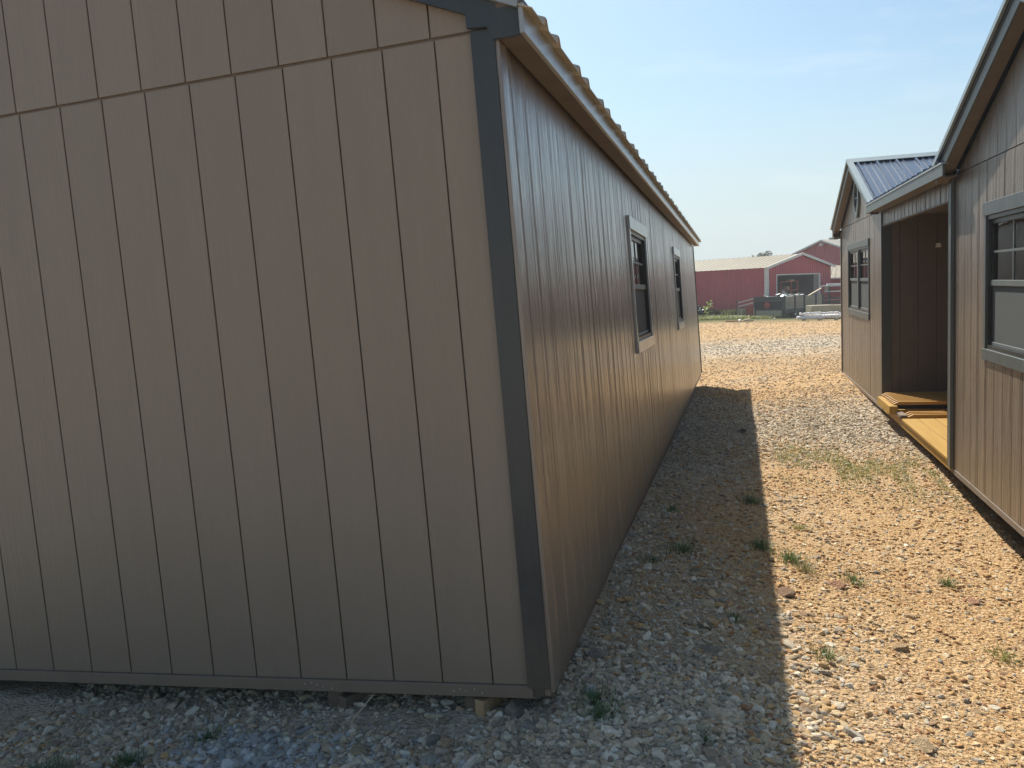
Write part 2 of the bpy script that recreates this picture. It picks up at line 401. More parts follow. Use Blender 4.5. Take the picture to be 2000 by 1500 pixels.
def ground_mat():
    mm, n, l, p = mat('gravelly_clay')
    tc = n.new('ShaderNodeTexCoord'); ob = tc.outputs['Object']
    ca = n.new('ShaderNodeVertexColor'); ca.layer_name = 'mix'
    se = n.new('ShaderNodeSeparateColor'); l.new(ca.outputs[0], se.inputs[0])
    t1 = noise_node(n, l, ob, 1.3, 8, .7)
    t2 = noise_node(n, l, ob, 38, 6, .7)
    t3 = noise_node(n, l, ob, 150, 3, .6)
    v = n.new('ShaderNodeTexVoronoi'); v.inputs['Scale'].default_value = 55; l.new(ob, v.inputs['Vector'])
    v2 = n.new('ShaderNodeTexVoronoi'); v2.inputs['Scale'].default_value = 20; l.new(ob, v2.inputs['Vector'])
    clay = ramp(n, l, t1.outputs[0], [(.3, (.46, .27, .12)), (.5, (.53, .33, .155)), (.72, (.57, .39, .205))])
    grit = ramp(n, l, v.outputs['Color'], [(.1, (.30, .17, .075)), (.35, (.48, .31, .16)), (.6, (.60, .42, .22)), (.85, (.66, .53, .34))])
    grey = ramp(n, l, v2.outputs['Color'], [(.1, (.32, .28, .22)), (.4, (.48, .42, .33)), (.7, (.60, .53, .43)), (.95, (.68, .63, .54))])
    m1 = n.new('ShaderNodeMix'); m1.data_type = 'RGBA'; l.new(t2.outputs[0], m1.inputs[0]); l.new(clay.outputs[0], m1.inputs[6]); l.new(grit.outputs[0], m1.inputs[7])
    # beyond the built stones the grey grains show at a coarser scale
    sp = n.new('ShaderNodeSeparateXYZ'); l.new(ob, sp.inputs[0])
    k = n.new('ShaderNodeMath'); k.operation = 'MULTIPLY'; k.inputs[1].default_value = .72; l.new(se.outputs[0], k.inputs[0])
    m2 = n.new('ShaderNodeMix'); m2.data_type = 'RGBA'; l.new(k.outputs[0], m2.inputs[0]); l.new(m1.outputs[2], m2.inputs[6]); l.new(grey.outputs[0], m2.inputs[7])
    gr = ramp(n, l, t2.outputs[0], [(.3, (.07, .085, .03)), (.7, (.19, .17, .07))])
    m3 = n.new('ShaderNodeMix'); m3.data_type = 'RGBA'; l.new(se.outputs[1], m3.inputs[0]); l.new(m2.outputs[2], m3.inputs[6]); l.new(gr.outputs[0], m3.inputs[7])
    l.new(m3.outputs[2], p.inputs['Base Color'])
    p.inputs['Roughness'].default_value = .95; p.inputs['Specular IOR Level'].default_value = .2
    ad = n.new('ShaderNodeMath'); ad.operation = 'ADD'; l.new(t2.outputs[0], ad.inputs[0]); l.new(v.outputs['Distance'], ad.inputs[1])
    a2 = n.new('ShaderNodeMath'); a2.operation = 'MULTIPLY_ADD'; l.new(t3.outputs[0], a2.inputs[0]); a2.inputs[1].default_value = .5; l.new(ad.outputs[0], a2.inputs[2])
    b = n.new('ShaderNodeBump'); b.inputs['Strength'].default_value = 1; b.inputs['Distance'].default_value = .02
    l.new(a2.outputs[0], b.inputs['Height']); l.new(b.outputs[0], p.inputs['Normal'])
    return mm
me.materials.append(ground_mat())
go = bpy.data.objects.new('ground', me); COL.objects.link(go)
tag(go, 'orange clay yard with crushed stone pressed into it', kind='structure')

# ------------------------------------------------------------------ siding with openings
SP = .2032; GAP = .0055; TH = .011
RELIEF = [False]
def plank_piece(mb, P, a, b, z0, z1, top=None, out0=0.0):
    if RELIEF[0] and b - a > .05:
        # embossed cedar face: shallow ridges of uneven width run the full height
        pts = [(a, 0.0), (a, TH - .004), (a + .003, TH - .001)]; u = a + .003 + rnd.uniform(.006, .03); lv = TH - .001
        while u < b - .03:
            nl = TH + rnd.choice((-.0008, -.0004, 0, 0, .0004, .0010)); w_ = rnd.uniform(.002, .005)
            pts += [(u, lv), (u + w_, nl)]; lv = nl; u += w_ + rnd.choice((rnd.uniform(.006, .014), rnd.uniform(.03, .09), rnd.uniform(.04, .09)))
        pts += [(b - .003, lv), (b, TH - .004), (b, 0.0)]
        n_ = len(pts)
        vs = [P(p, o, z0) for p, o in pts] + [P(p, o, top(p) if top else z1) for p, o in pts]
        fs = [(i, i + 1, n_ + i + 1, n_ + i) for i in range(n_ - 1)] + [(n_ - 1, 0, n_, 2 * n_ - 1), tuple(range(n_ - 1, -1, -1)), tuple(range(n_, 2 * n_))]
        mb.add(vs, fs); return
    """one board between a..b, z0..z1 (or sloped top function), chamfered towards the groove"""
    c = .0018
    def zt(u): return top(u) if top else z1
    vs = []
    for out, d in ((out0, 0), (out0 + TH - c, 0), (out0 + TH, c)):
        vs += [P(a + d, out, z0), P(b - d, out, z0), P(b - d, out, zt(b - d) if top else z1), P(a + d, out, zt(a + d) if top else z1)]
    fs = [(0, 3, 2, 1), (8, 9, 10, 11)]
    for k in (0, 4):
        fs += [(k + i, k + (i + 1) % 4, k + 4 + (i + 1) % 4, k + 4 + i) for i in range(4)]
    mb.add(vs, fs)

def siding(parent, P, a0, a1, phase, z0, z1, material, openings=(), top=None, name='plank'):
    """boards of SP width from a0 to a1; grooves at phase + k*SP; openings = (a, b, zlo, zhi)"""
    k = math.floor((a0 - phase) / SP)
    cuts = [a0]
    while phase + (k + 1) * SP < a1 - .01:
        k += 1
        if phase + k * SP > a0 + .01: cuts.append(phase + k * SP)
    cuts.append(a1)
    for i in range(len(cuts) - 1):
        gp = .0085 if RELIEF[0] else GAP
        A = cuts[i] + (gp / 2 if i else 0); B = cuts[i + 1] - (gp / 2 if i < len(cuts) - 2 else 0)
        mb = MB(); loose = []
        ed = sorted({A, B} | {e for o in openings for e in o[:2] if A < e < B})
        for u, v in zip(ed[:-1], ed[1:]):
            mid = (u + v) / 2
            hz = sorted([(o[2], o[3]) for o in openings if o[0] < mid < o[1]])
            lo = z0
            for h0, h1 in hz:
                if h0 > lo + .005:
                    if len(ed) == 2: q_ = MB(); plank_piece(q_, P, u, v, lo, h0); loose.append(q_)
                    else: plank_piece(mb, P, u, v, lo, h0)
                lo = h1
            tz = top(mid) if top else z1
            if tz > lo + .01: plank_piece(mb, P, u, v, lo, tz, top)
        for q_ in ([mb] if mb.v else []) + loose: q_.build(name, material, parent)

def backing(parent, P, a0, a1, z0, z1, openings=(), poly=None, mt=None):
    mb = MB()
    def q(u0, u1, h0, h1):
        vs = [P(u0, -.02, h0), P(u1, -.02, h0), P(u1, -.02, h1), P(u0, -.02, h1), P(u0, -.001, h0), P(u1, -.001, h0), P(u1, -.001, h1), P(u0, -.001, h1)]
        mb.add(vs, [(0, 3, 2, 1), (4, 5, 6, 7), (0, 1, 5, 4), (1, 2, 6, 5), (2, 3, 7, 6), (3, 0, 4, 7)])
    ed = sorted({a0, a1} | {e for o in openings for e in o[:2]})
    for u, v in zip(ed[:-1], ed[1:]):
        mid = (u + v) / 2; lo = z0
        for h0, h1 in sorted([(o[2], o[3]) for o in openings if o[0] < mid < o[1]]):
            q(u, v, lo, h0); lo = h1
        if z1 > lo: q(u, v, lo, z1)
    if poly:
        n_ = len(poly)
        vs = [P(u, -.02, z) for u, z in poly] + [P(u, -.001, z) for u, z in poly]
        mb.add(vs, [tuple(range(n_)), tuple(range(2 * n_ - 1, n_ - 1, -1))] + [(i, i + n_, (i + 1) % n_ + n_, (i + 1) % n_) for i in range(n_)])
    return mb.build('wall_sheathing', mt or M_groove, parent)

def pbox(mb, P, a0, a1, o0, o1, z0, z1):
    vs = [P(a0, o0, z0), P(a1, o0, z0), P(a1, o1, z0), P(a0, o1, z0), P(a0, o0, z1), P(a1, o0, z1), P(a1, o1, z1), P(a0, o1, z1)]
    return mb.add(vs, [(0, 3, 2, 1), (4, 5, 6, 7), (0, 1, 5, 4), (1, 2, 6, 5), (2, 3, 7, 6), (3, 0, 4, 7)])

def window(parent, P, a0, a1, z0, z1, trim, n_units=1, side=.06, hz=.095, sz=.085, mull=.12, proud=.032):
    """a0..a1, z0..z1 = rough opening; casing boards round it, sash units inside"""
    fr = MB()
    # dark jamb box
    for A, B in ((a0, a0 + .03), (a1 - .03, a1)): pbox(fr, P, A, B, -.05, TH + .004, z0, z1)
    pbox(fr, P, a0 + .03, a1 - .03, -.05, TH + .004, z0, z0 + .028); pbox(fr, P, a0 + .03, a1 - .03, -.05, TH + .004, z1 - .028, z1)
    w = fr.build('window', M_black, parent)
    for A, B in ((a0 - side, a0 - .001), (a1 + .001, a1 + side)):
        pbox(MB(), P, A, B, TH - .001, proud - .006, z0, z1).build('side_trim', trim, w, .0015)
    pbox(MB(), P, a0 - side - .012, a1 + side + .012, TH - .001, proud, z1 + .001, z1 + hz).build('head_trim', trim, w, .0015)
    pbox(MB(), P, a0 - side - .012, a1 + side + .012, TH - .001, proud, z0 - sz, z0 - .001).build('sill', trim, w, .0015)
    uw = (a1 - a0 - .06 - mull * (n_units - 1)) / n_units
    for k in range(n_units):
        A = a0 + .03 + k * (uw + mull); B = A + uw
        zm = z0 + .028 + (z1 - z0 - .056) * .5
        if k < n_units - 1: pbox(MB(), P, B, B + mull, -.045, TH + .008, z0 + .029, z1 - .029).build('mullion', trim, w, .0015)
        up = MB()
        pbox(up, P, A, A + .03, -.03, -.005, zm, z1 - .029); pbox(up, P, B - .03, B, -.03, -.005, zm, z1 - .029)
        pbox(up, P, A + .03, B - .03, -.03, -.005, z1 - .06, z1 - .029)
        up.build('upper_sash', M_black, w)
        pbox(MB(), P, A, B, -.034, 0.0, zm - .022, zm + .018).build('meeting_rail', M_rail, w, .002)
        pbox(MB(), P, (A + B) / 2 - .008, (A + B) / 2 + .008, -.024, -.010, zm + .019, z1 - .061).build('muntin', M_rail, w)
        zz = (zm + z1 - .04) / 2
        pbox(MB(), P, A + .031, (A + B) / 2 - .009, -.024, -.010, zz - .008, zz + .008).build('muntin', M_rail, w)
        pbox(MB(), P, (A + B) / 2 + .009, B - .031, -.024, -.010, zz - .008, zz + .008).build('muntin', M_rail, w)
        pbox(MB(), P, A + .03, B - .03, -.020, -.016, zm + .019, z1 - .061).build('pane', M_glass, w)
        for ja, jb in ((A, A + .03), (B - .03, B)): pbox(MB(), P, ja, jb, -.05, -.02, z0 + .053, zm - .023).build('sash_stile', M_black, w)
        pbox(MB(), P, A, B, -.05, -.004, z0 + .029, z0 + .052).build('bottom_rail', M_rail, w, .002)
        pbox(MB(), P, A + .03, B - .03, -.036, -.032, z0 + .053, zm - .023).build('pane', M_glass, w)
        pbox(MB(), P, A + .001, B - .001, -.016, -.014, z0 + .053, zm - .023).build('screen', M_screen, w)
    return w

def rib_profile(a0, a1, pitch, h, major=.05, minor=0, phase=0):
    """(position, height) pairs of a ribbed metal sheet"""
    pts = [(a0, 0)]
    k = math.ceil((a0 + major / 2 - phase) / pitch)
    while phase + k * pitch + major / 2 < a1:
        c = phase + k * pitch
        pts += [(c - major / 2, 0), (c - major / 5, h), (c + major / 5, h), (c + major / 2, 0)]
        if minor:
            for j in (1, 2):
                d = c + pitch * j / 3
                if d + .012 < a1: pts += [(d - .011, 0), (d - .004, minor), (d + .004, minor), (d + .011, 0)]
        k += 1
    pts.append((a1, 0)); return pts

def sheet(prof, fn, thick=.002):
    """fn(pos, h, t) -> point; t = 0/1 the two ends of the run"""
    mb = MB(); n_ = len(prof); vs = []
    for th in (0, -thick):
        for t in (0, 1): vs += [fn(a, h + th, t) for a, h in prof]
    fs = []
    for i in range(n_ - 1):
        fs += [(i, i + 1, n_ + i + 1, n_ + i), (2 * n_ + i, 3 * n_ + i, 3 * n_ + i + 1, 2 * n_ + i + 1),
               (i, 2 * n_ + i, 2 * n_ + i + 1, i + 1), (n_ + i, n_ + i + 1, 3 * n_ + i + 1, 3 * n_ + i)]
    fs += [(0, n_, 3 * n_, 2 * n_), (n_ - 1, 3 * n_ - 1, 4 * n_ - 1, 2 * n_ - 1)]
    mb.add(vs, fs); return mb

# ================================================================== LEFT SHED
LM = frame([[0.9984863562494379, 0.0019497941074579361, -0.05496539535615596],
            [-0.0012438284845680547, 0.9999163387866681, 0.01287510458855079],
            [0.05498590068754884, -0.012787248742542945, 0.9984052468788287]],
           [-0.6806404938648378, 2.978773052648974, -1.476293321670095])
shed = thing('portable_shed', 'long brown wooden shed on the left with tan ribbed metal roof, nearest the viewer', 'shed', mw=LM)
LL, LW, SEAM = 13.36, 4.27, 2.3985
PITCH = .41
Pf = lambda a, out, z: (a, -out, z)            # gable wall, outward -y
Ps = lambda a, out, z: (out, a, z)             # long wall, outward +x
OFF = -TH                                      # boards' outer face sits on the frame plane
Pf = lambda a, out, z: (a, -(out - TH), z)
Ps = lambda a, out, z: (out - TH, a, z)
rz0 = 2.40
def rake_z(x):
    return rz0 + PITCH * (LW / 2 - abs(x + LW / 2))
# gable wall
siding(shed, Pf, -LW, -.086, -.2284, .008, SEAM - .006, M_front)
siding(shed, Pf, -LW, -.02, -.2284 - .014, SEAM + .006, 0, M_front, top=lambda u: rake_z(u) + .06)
backing(shed, lambda a, o, z: (a, -(o - TH), z), -LW + .02, -.02, -.03, 2.4, poly=[(-LW + .02, 2.4), (-.02, 2.4), (-.02, rz0), (-LW / 2, rake_z(-LW / 2)), (-LW + .02, rz0)])
# long wall with two windows
W1 = (3.51, 4.59, 1.105, 1.955); W2 = (8.03, 9.08, 1.10, 1.965)
RELIEF[0] = True
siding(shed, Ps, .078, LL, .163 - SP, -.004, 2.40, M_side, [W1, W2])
RELIEF[0] = False
backing(shed, Ps, .02, LL - .01, -.03, 2.42, [W1, W2], mt=M_dark)
window(shed, Ps, *W1, M_fascia, 1, mull=.1)
window(shed, Ps, *W2, M_fascia, 1, mull=.1)
# other walls, floor (closes the room)
MB().box(-LW, -LW + .03, .03, LL - .04, 0, 2.4).box(-LW + .03, -.03, LL - .04, LL - .011, -.03, 2.4).build('back_wall', M_soffit, shed)
MB().prism([(-LW + .03, 2.401), (-.03, 2.401), (-LW / 2, rake_z(-LW / 2))], 1, LL - .04, LL - .011).build('back_gable', M_soffit, shed)
MB().box(-LW + .03, -.03, .03, LL - .04, -.02, .02).build('floor', M_dark, shed)
# corner boards
MB().box(-.088, .0, -.0185, -.0005, .0, 2.398).build('corner_board', M_trim, shed, .002)
MB().box(.0005, .016, -.018, .077, -.012, 2.352).build('corner_board', M_side, shed, .002)
MB().box(-.0, .014, LL + .0, LL + .02, -.004, 2.352).build('corner_board', M_trim, shed)
MB().box(-LW, -LW + .09, -.019, -.0005, .0, 2.386).build('corner_board', M_trim, shed, .002)
# skid board under the gable siding, doubled up near the corner
MB().box(-LW, -.07, -.012, .03, -.042, .006).build('skid_board', M_skid, shed, .002)
MB().box(-.069, -.028, -.006, .03, -.036, -.002).build('skid_board', M_trim, shed, .002)
MB().box(-.027, -.002, -.010, .03, -.030, -.002).build('skid_board', M_front, shed, .002)
MB().box(-.03, -.004, .031, LL, -.05, -.006).build('skid_board', M_soffit, shed, .002)
M_nail = simple('galvanised_nail', (.6, .6, .58), .4, .6)
for nx_, nz_ in ((-1.02, -.012), (-.99, -.006), (-.965, -.014), (-.94, -.020), (-.90, -.026), (-.385, -.020), (-.36, -.012), (-.335, -.018), (-.30, -.012), (-.27, -.026)):
    MB().tube((nx_, -.0145, nz_), (nx_, -.0122, nz_), .0028, k=8).build('nail', M_nail, shed)
# soffit, fascia, rakes
for i in range(8):
    MB().box(.0165, .098, -.02 + i * 1.69, -.02 + (i + 1) * 1.69 - .004, 2.354, 2.364).build('soffit_board', M_soffit, shed)
for a, b in ((-.05, 4.86), (4.864, 9.74), (9.744, LL + .15)):
    MB().box(.0985, .116, a, b, 2.352, 2.452).build('fascia_board', M_fascia, shed, .002)
# stepped soffit under the far rake
def rk(x, dz): return rake_z(x) + dz
for sgn in (1,):
    x0, x1 = -LW / 2, .098
    MB().prism([(x0, rk(x0, .055)), (-.094, rk(-.094, .012) - 0), (-.094, 2.402), (-.02, 2.395), (.0, 2.350), (.0980, 2.350), (.098, rk(.098, .075)), (x0, rk(x0, .155))], 1, -.038, -.0195).build('rake_board', M_trim, shed, .0015)
    MB().prism([(-LW / 2, rk(x0, .055)), (-LW / 2, rk(x0, .155)), (-LW - .098, rk(-LW - .098, .075)), (-LW - .098, 2.375), (-LW + .094, 2.402), (-LW + .094, rk(-.094, .012))], 1, -.038, -.0195).build('rake_board', M_trim, shed, .0015)
    MB().prism([(x0, rk(x0, .156)), (.098, rk(.098, .076)), (.104, rk(.104, .118)), (x0, rk(x0, .205))], 1, -.062, -.012).build('rake_trim', M_fascia, shed)
MB().prism([(-LW / 2, rk(-LW / 2, .06)), (.1, rk(.1, .02)), (.1, rk(.1, .10)), (-LW / 2, rk(-LW / 2, .14))], 1, LL, LL + .15).build('rake_board', M_soffit, shed)
# roof sheets: 0.686 m cover (three 0.2286 m ribs)
nsh = 20; y0 = -.06; cov = .6858
PHA = .404 - .2286 * 2
for side in (1, -1):
    for i in range(nsh):
        pr = rib_profile(y0 + i * cov, y0 + (i + 1) * cov + (.0 if i < nsh - 1 else 0), .2286, .034, .075, phase=PHA)
        def fn(a, h, t, side=side):
            xo = .150; xr = -LW / 2
            x = xo + (xr - xo) * t
            z = rz0 + .082 - PITCH * (x if x > 0 else 0) + PITCH * max(0, -x) * 1.0
            z = rz0 + .088 + PITCH * (-x) + h
            if side < 0: x = -LW - x
            return (x, a, z)
        sheet(pr, fn, .004).build('roof_panel', M_tan_roof, shed)
MB().box(.02, .1165, -.04, LL + .14, 2.4525, 2.468).build('roof_batten', M_soffit, shed)
MB().prism([(-LW / 2 - .16, rk(-LW / 2, .06)), (-LW / 2, rk(-LW / 2, .13)), (-LW / 2 + .16, rk(-LW / 2, .06)), (-LW / 2 + .16, rk(-LW / 2, .066)), (-LW / 2, rk(-LW / 2, .137)), (-LW / 2 - .16, rk(-LW / 2, .066))], 1, -.06, LL + .16).build('ridge_cap', M_tan_roof, shed)

# ================================================================== RIGHT CABIN
RM = frame([[0.9999113663201753, 0, -0.013313883870604448],
            [-6.0411636737145447e-05, 0.9999897055318276, -0.004537089463796523],
            [0.013313746811250683, 0.004537491638377619, 0.9999010727644397]],
           [1.72685971597697, 7.548774009743631, -1.5959557365082973])
cabin = thing('portable_cabin', 'brown cabin on the right with two gables, an open porch and navy metal roof', 'cabin', mw=RM)
Pc = lambda a, out, z: (-(out - TH), a, z)
SE = 2.385; CP = .375
YN0, YN1 = -4.05, .20                                      # near bay
YF0, YF1 = 3.70, 7.875                                     # far bay
DEP = 3.6
WN = (-2.90, -.83, 1.07, 2.0); WF = (4.78, 6.88, 1.10, 2.0)
def gab(yc, half, zb): return lambda u: zb + CP * (half - abs(u - yc))
cn, cf = (YN0 + YN1) / 2, (YF0 + YF1) / 2
hb = (YF1 - YF0) / 2
zN = gab(cn, (YN1 - YN0) / 2, 2.33); zF = gab(cf, hb, 2.33)
RELIEF[0] = True
siding(cabin, Pc, YN0, YN1 - .09, 0, .0, SE - .004, M_cabin, [WN])
siding(cabin, Pc, YN0, YN1 - .09, -.022, SE + .004, 0, M_cabin, top=zN)
siding(cabin, Pc, YF0 + .005, YF1 - .05, 0, .0, SE - .004, M_cabin, [WF])
OC = (5.83, 2.72, .245)
siding(cabin, Pc, YF0 + .005, YF1 - .05, -.022, SE + .004, 0, M_cabin, [(OC[0] - .15, OC[0] + .15, OC[1] - .2, OC[1] + .2)], top=zF)
siding(cabin, Pc, YN1 - .0, YF0 + .0, 0, 2.20, 2.3615, M_cabin)
MB().box(.0005, .012, YN1 - .08, YF0 + .1, 2.3625, 2.48).build('porch_header', M_soffit, cabin)
RELIEF[0] = False
backing(cabin, Pc, YN0 + .02, YN1 - .01, -.03, 2.36, [WN], poly=[(YN0 + .02, 2.36), (YN1 - .01, 2.36), (cn, zN(cn))])
backing(cabin, Pc, YF0 + .02, YF1 - .06, -.03, 2.36, [WF], poly=[(YF0 + .02, 2.36), (YF1 - .06, 2.36), (cf, zF(cf))])
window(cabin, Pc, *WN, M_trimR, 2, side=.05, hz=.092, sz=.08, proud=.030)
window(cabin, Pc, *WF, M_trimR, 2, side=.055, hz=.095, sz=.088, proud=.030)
# porch: near jamb, far jamb, inner walls, header lining, ceiling
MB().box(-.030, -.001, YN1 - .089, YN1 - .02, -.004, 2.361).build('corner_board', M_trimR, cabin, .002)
MB().box(-.030, .10, YN1 - .019, YN1 + .004, -.004, 2.35).build('corner_board', M_trim, cabin, .002)
MB().box(-.016, .10, YF0 - .05, YF0 - .028, .16, 2.345).build('corner_board', M_trim, cabin, .002)
MB().box(-.016, -.001, YF0 - .027, YF0 + .004, .0, 2.345).build('corner_board', M_cabin, cabin, .002)
MB().box(-.016, .0, YF1 - .049, YF1 + .012, .0, 2.33).build('corner_board', M_cabin, cabin, .002)
MB().box(-.012, .07, YF1 + .0125, YF1 + .03, .03, 2.33).build('corner_board', M_trim, cabin, .002)
Pi = lambda a, out, z: (a, YF0 - .028 - out + .0, z)
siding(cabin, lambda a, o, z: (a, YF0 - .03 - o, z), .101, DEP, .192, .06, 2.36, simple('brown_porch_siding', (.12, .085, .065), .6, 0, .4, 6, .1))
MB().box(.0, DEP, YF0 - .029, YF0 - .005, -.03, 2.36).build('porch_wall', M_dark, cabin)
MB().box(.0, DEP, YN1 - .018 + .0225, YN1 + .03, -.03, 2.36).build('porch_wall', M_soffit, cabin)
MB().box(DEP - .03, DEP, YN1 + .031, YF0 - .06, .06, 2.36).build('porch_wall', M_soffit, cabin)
MB().box(.001, .035, YN1 + .031, YF0 - .051, 2.185, 2.35).build('porch_header', M_soffit, cabin)
MB().box(.036, DEP - .031, YN1 + .031, YF0 - .061, 2.30, 2.32).build('porch_ceiling', M_soffit, cabin)
MB().box(-.012, .0, YN1 + .005, YF0 - .051, 2.186, 2.199).build('porch_header', M_soffit, cabin)
MB().prism([(.58, 1.90), (.64, 1.90), (.63, 1.95), (.59, 1.95)], 1, YF0 - .075, YF0 - .044).build('porch_light', simple('white_porcelain', (.7, .68, .6), .4), cabin)
# rear, ends and floor
MB().box(DEP, DEP + .03, YN0, YF1, -.03, 2.4).box(0, DEP, YN0 - .03, YN0, -.03, 2.4).box(0.001, DEP, YF1 - .0, YF1 + .012, -.03, 2.4).build('rear_walls', M_cabin, cabin)
MB().box(.02, DEP, YN0 + .01, YN1 - .05, -.02, .01).box(.02, DEP, YF0, YF1 - .01, -.02, .01).build('floor', M_dark, cabin)
# base strip below the siding
for a, b in ((YN0, -.462), (-.457, YN1 - .02), (YF0 - .02, YF1)):
    MB().box(-.006, .03, a, b, -.046, -.002).build('base_strip', simple('tan_base_strip', (.17, .135, .105), .6) if a < 0 else M_cabin, cabin, .0015)
for yy in (.9, 2.7):
    MB().box(yy - .05, yy + .05, YN0, YF1, -.15, -.048).build('skid', M_blockd, cabin)
# octagonal gable window
def octa(r, squash=1): return [(OC[0] + r * squash * math.cos(R(22.5 + 45 * k)), OC[1] + r * math.sin(R(22.5 + 45 * k))) for k in range(8)]
oo, oi_ = octa(.305, .9), octa(.215, .9)
mb = MB()
for k in range(8):
    a, b, c, d = oo[k], oo[(k + 1) % 8], oi_[(k + 1) % 8], oi_[k]
    vs = [(-o, y, z) for o in (-.02, .03) for y, z in (a, b, c, d)]
    mb.add(vs, [(0, 1, 2, 3), (7, 6, 5, 4), (0, 4, 5, 1), (1, 5, 6, 2), (2, 6, 7, 3), (3, 7, 4, 0)])
ow = mb.build('octagonal_window', M_trimR, cabin)
MB().prism([(y, z) for y, z in oi_], 0, -.004, -.008).build('pane', M_glass, ow)
MB().box(-.018, -.009, OC[0] - .19, OC[0] + .19, OC[1] - .008, OC[1] + .008).build('muntin', M_rail, ow)
MB().box(-.018, -.009, OC[0] - .008, OC[0] + .008, OC[1] - .19, OC[1] - .009).build('muntin', M_rail, ow)
# roofs
OV = .125
def gable_roof(yc, half, zt, ya_out, yb_out, xback, open_side=0):
    """ridge runs along x; slopes fall to both y sides"""
    zr = zt(yc)
    for sgn, yout in ((-1, ya_out), (1, yb_out)):
        run = abs(yout - yc); zo = zr - CP * run
        prof = rib_profile(-OV - .012, xback, .25, .020, .045, .008, phase=.06)
        n_sheets = 5; L_ = (xback + OV + .012) / n_sheets
        for i in range(n_sheets):
            a, b = -OV - .012 + i * L_, -OV - .012 + (i + 1) * L_
            pr = rib_profile(a, b, .25, .030, .05, .017, phase=-.02)
            def fn(u, h, t, yout=yout, zo=zo): return (u, yout + (yc - yout) * t, zo + (zr - zo) * t + .115 + h)
            sheet(pr, fn, .003).build('roof_panel', M_navy, cabin)
        # rake fascia, soffit and metal rake trim on the gable face
        q = [(yc, zr - .0), (yout, zo - .0), (yout, zo + .085), (yc, zr + .085)]
        MB().prism(q, 0, -OV + .0, -OV + .016).build('rake_board', M_trimR, cabin)
        q = [(yc, zr + .0), (yout, zo + .0), (yout, zo + .012), (yc, zr + .012)]
        MB().prism(q, 0, -OV + .0165, -TH - .02).build('soffit_board', M_soffit, cabin)
        q = [(yc, zr + .087), (yout, zo + .087), (yout, zo + .112), (yc, zr + .112)]
        MB().prism(q, 0, -OV - .004, -OV + .03).build('rake_gap', M_trim, cabin)
        q = [(yc, zr + .1125), (yout + sgn * .01, zo + .1125 - sgn * 0), (yout + sgn * .01, zo + .150), (yc, zr + .150)]
        MB().prism(q, 0, -OV - .030, -OV + .045).build('rake_trim', M_navy_cap, cabin)
        # eave fascia of this slope
        if sgn == open_side: continue
        e0, e1 = sorted((yout, yout - sgn * .018))
        MB().box(-OV + .017, xback, e0, e1, zo - .045, zo + .10).build('fascia_board', M_trimR, cabin)
        e0, e1 = sorted((yout - sgn * .019, (yc + sgn * half)))
        if e1 - e0 > .02: MB().box(-OV + .017, xback, e0, e1, zo - .03, zo - .018).build('soffit_board', M_soffit, cabin)
    MB().prism([(yc - .16, zr + .115 - .16 * CP + .028), (yc, zr + .150), (yc + .16, zr + .115 - .16 * CP + .028), (yc + .16, zr + .115 - .16 * CP + .034), (yc, zr + .158), (yc - .16, zr + .115 - .16 * CP + .034)],
               0, -OV - .03, xback).build('ridge_cap', M_navy_cap, cabin)
gable_roof(cf, hb, zF, YF0 + .02, YF1 + .15, DEP + .15, -1)
gable_roof(cn, (YN1 - YN0) / 2, zN, YN0 - .15, YN1 + .0, DEP + .15, 1)
# porch eave between the gables
MB().box(-.150, -.132, -.16, 3.93, 2.362, 2.455).build('fascia_board', M_trimR, cabin, .002)
MB().box(-.1315, -.0125, -.02, 3.93, 2.362, 2.372).build('soffit_board', M_soffit, cabin)
MB().box(-.158, -.10, -.14, 3.92, 2.4555, 2.465).build('drip_edge', M_metal, cabin)
for i in range(4):
    a, b = -.1 + i * 1.0, -.1 + (i + 1) * 1.0
    pr = rib_profile(a, b, .25, .02, .05, .008)
    def fn(u, h, t): return (-.16 + (DEP / 2 + .16) * t, u, 2.470 + .22 * (DEP / 2 + .16) * t + h)
    sheet(pr, fn, .003).build('roof_panel', M_navy, cabin)
# deck
MB().box(.0, .038, YN1 + .031, 2.62, -.046, .030).build('rim_joist', M_deck, cabin, .002)
MB().box(.0, .038, 2.622, YF0 - .06, -.046, .060).build('rim_joist', M_deck, cabin, .002)
MB().box(-.004, -.0005, YN1 + .031, 2.30, .0305, .038).build('deck_shadow_strip', M_blockd, cabin)  # solid dark strip painted in as the shadow under the deck overhang
nb = 22
for i in range(nb):
    a = -.022 + i * .165
    if a > DEP - .2: break
    MB().box(a, a + .160, YN1 + .031, 2.305, .0385, .066).build('deck_board', M_deck, cabin, .003)
for yy in (.8, 1.6, 2.56, 3.2):
    MB().box(.039, DEP - .04, yy, yy + .038, -.046, .030).build('floor_joist', M_deck, cabin)

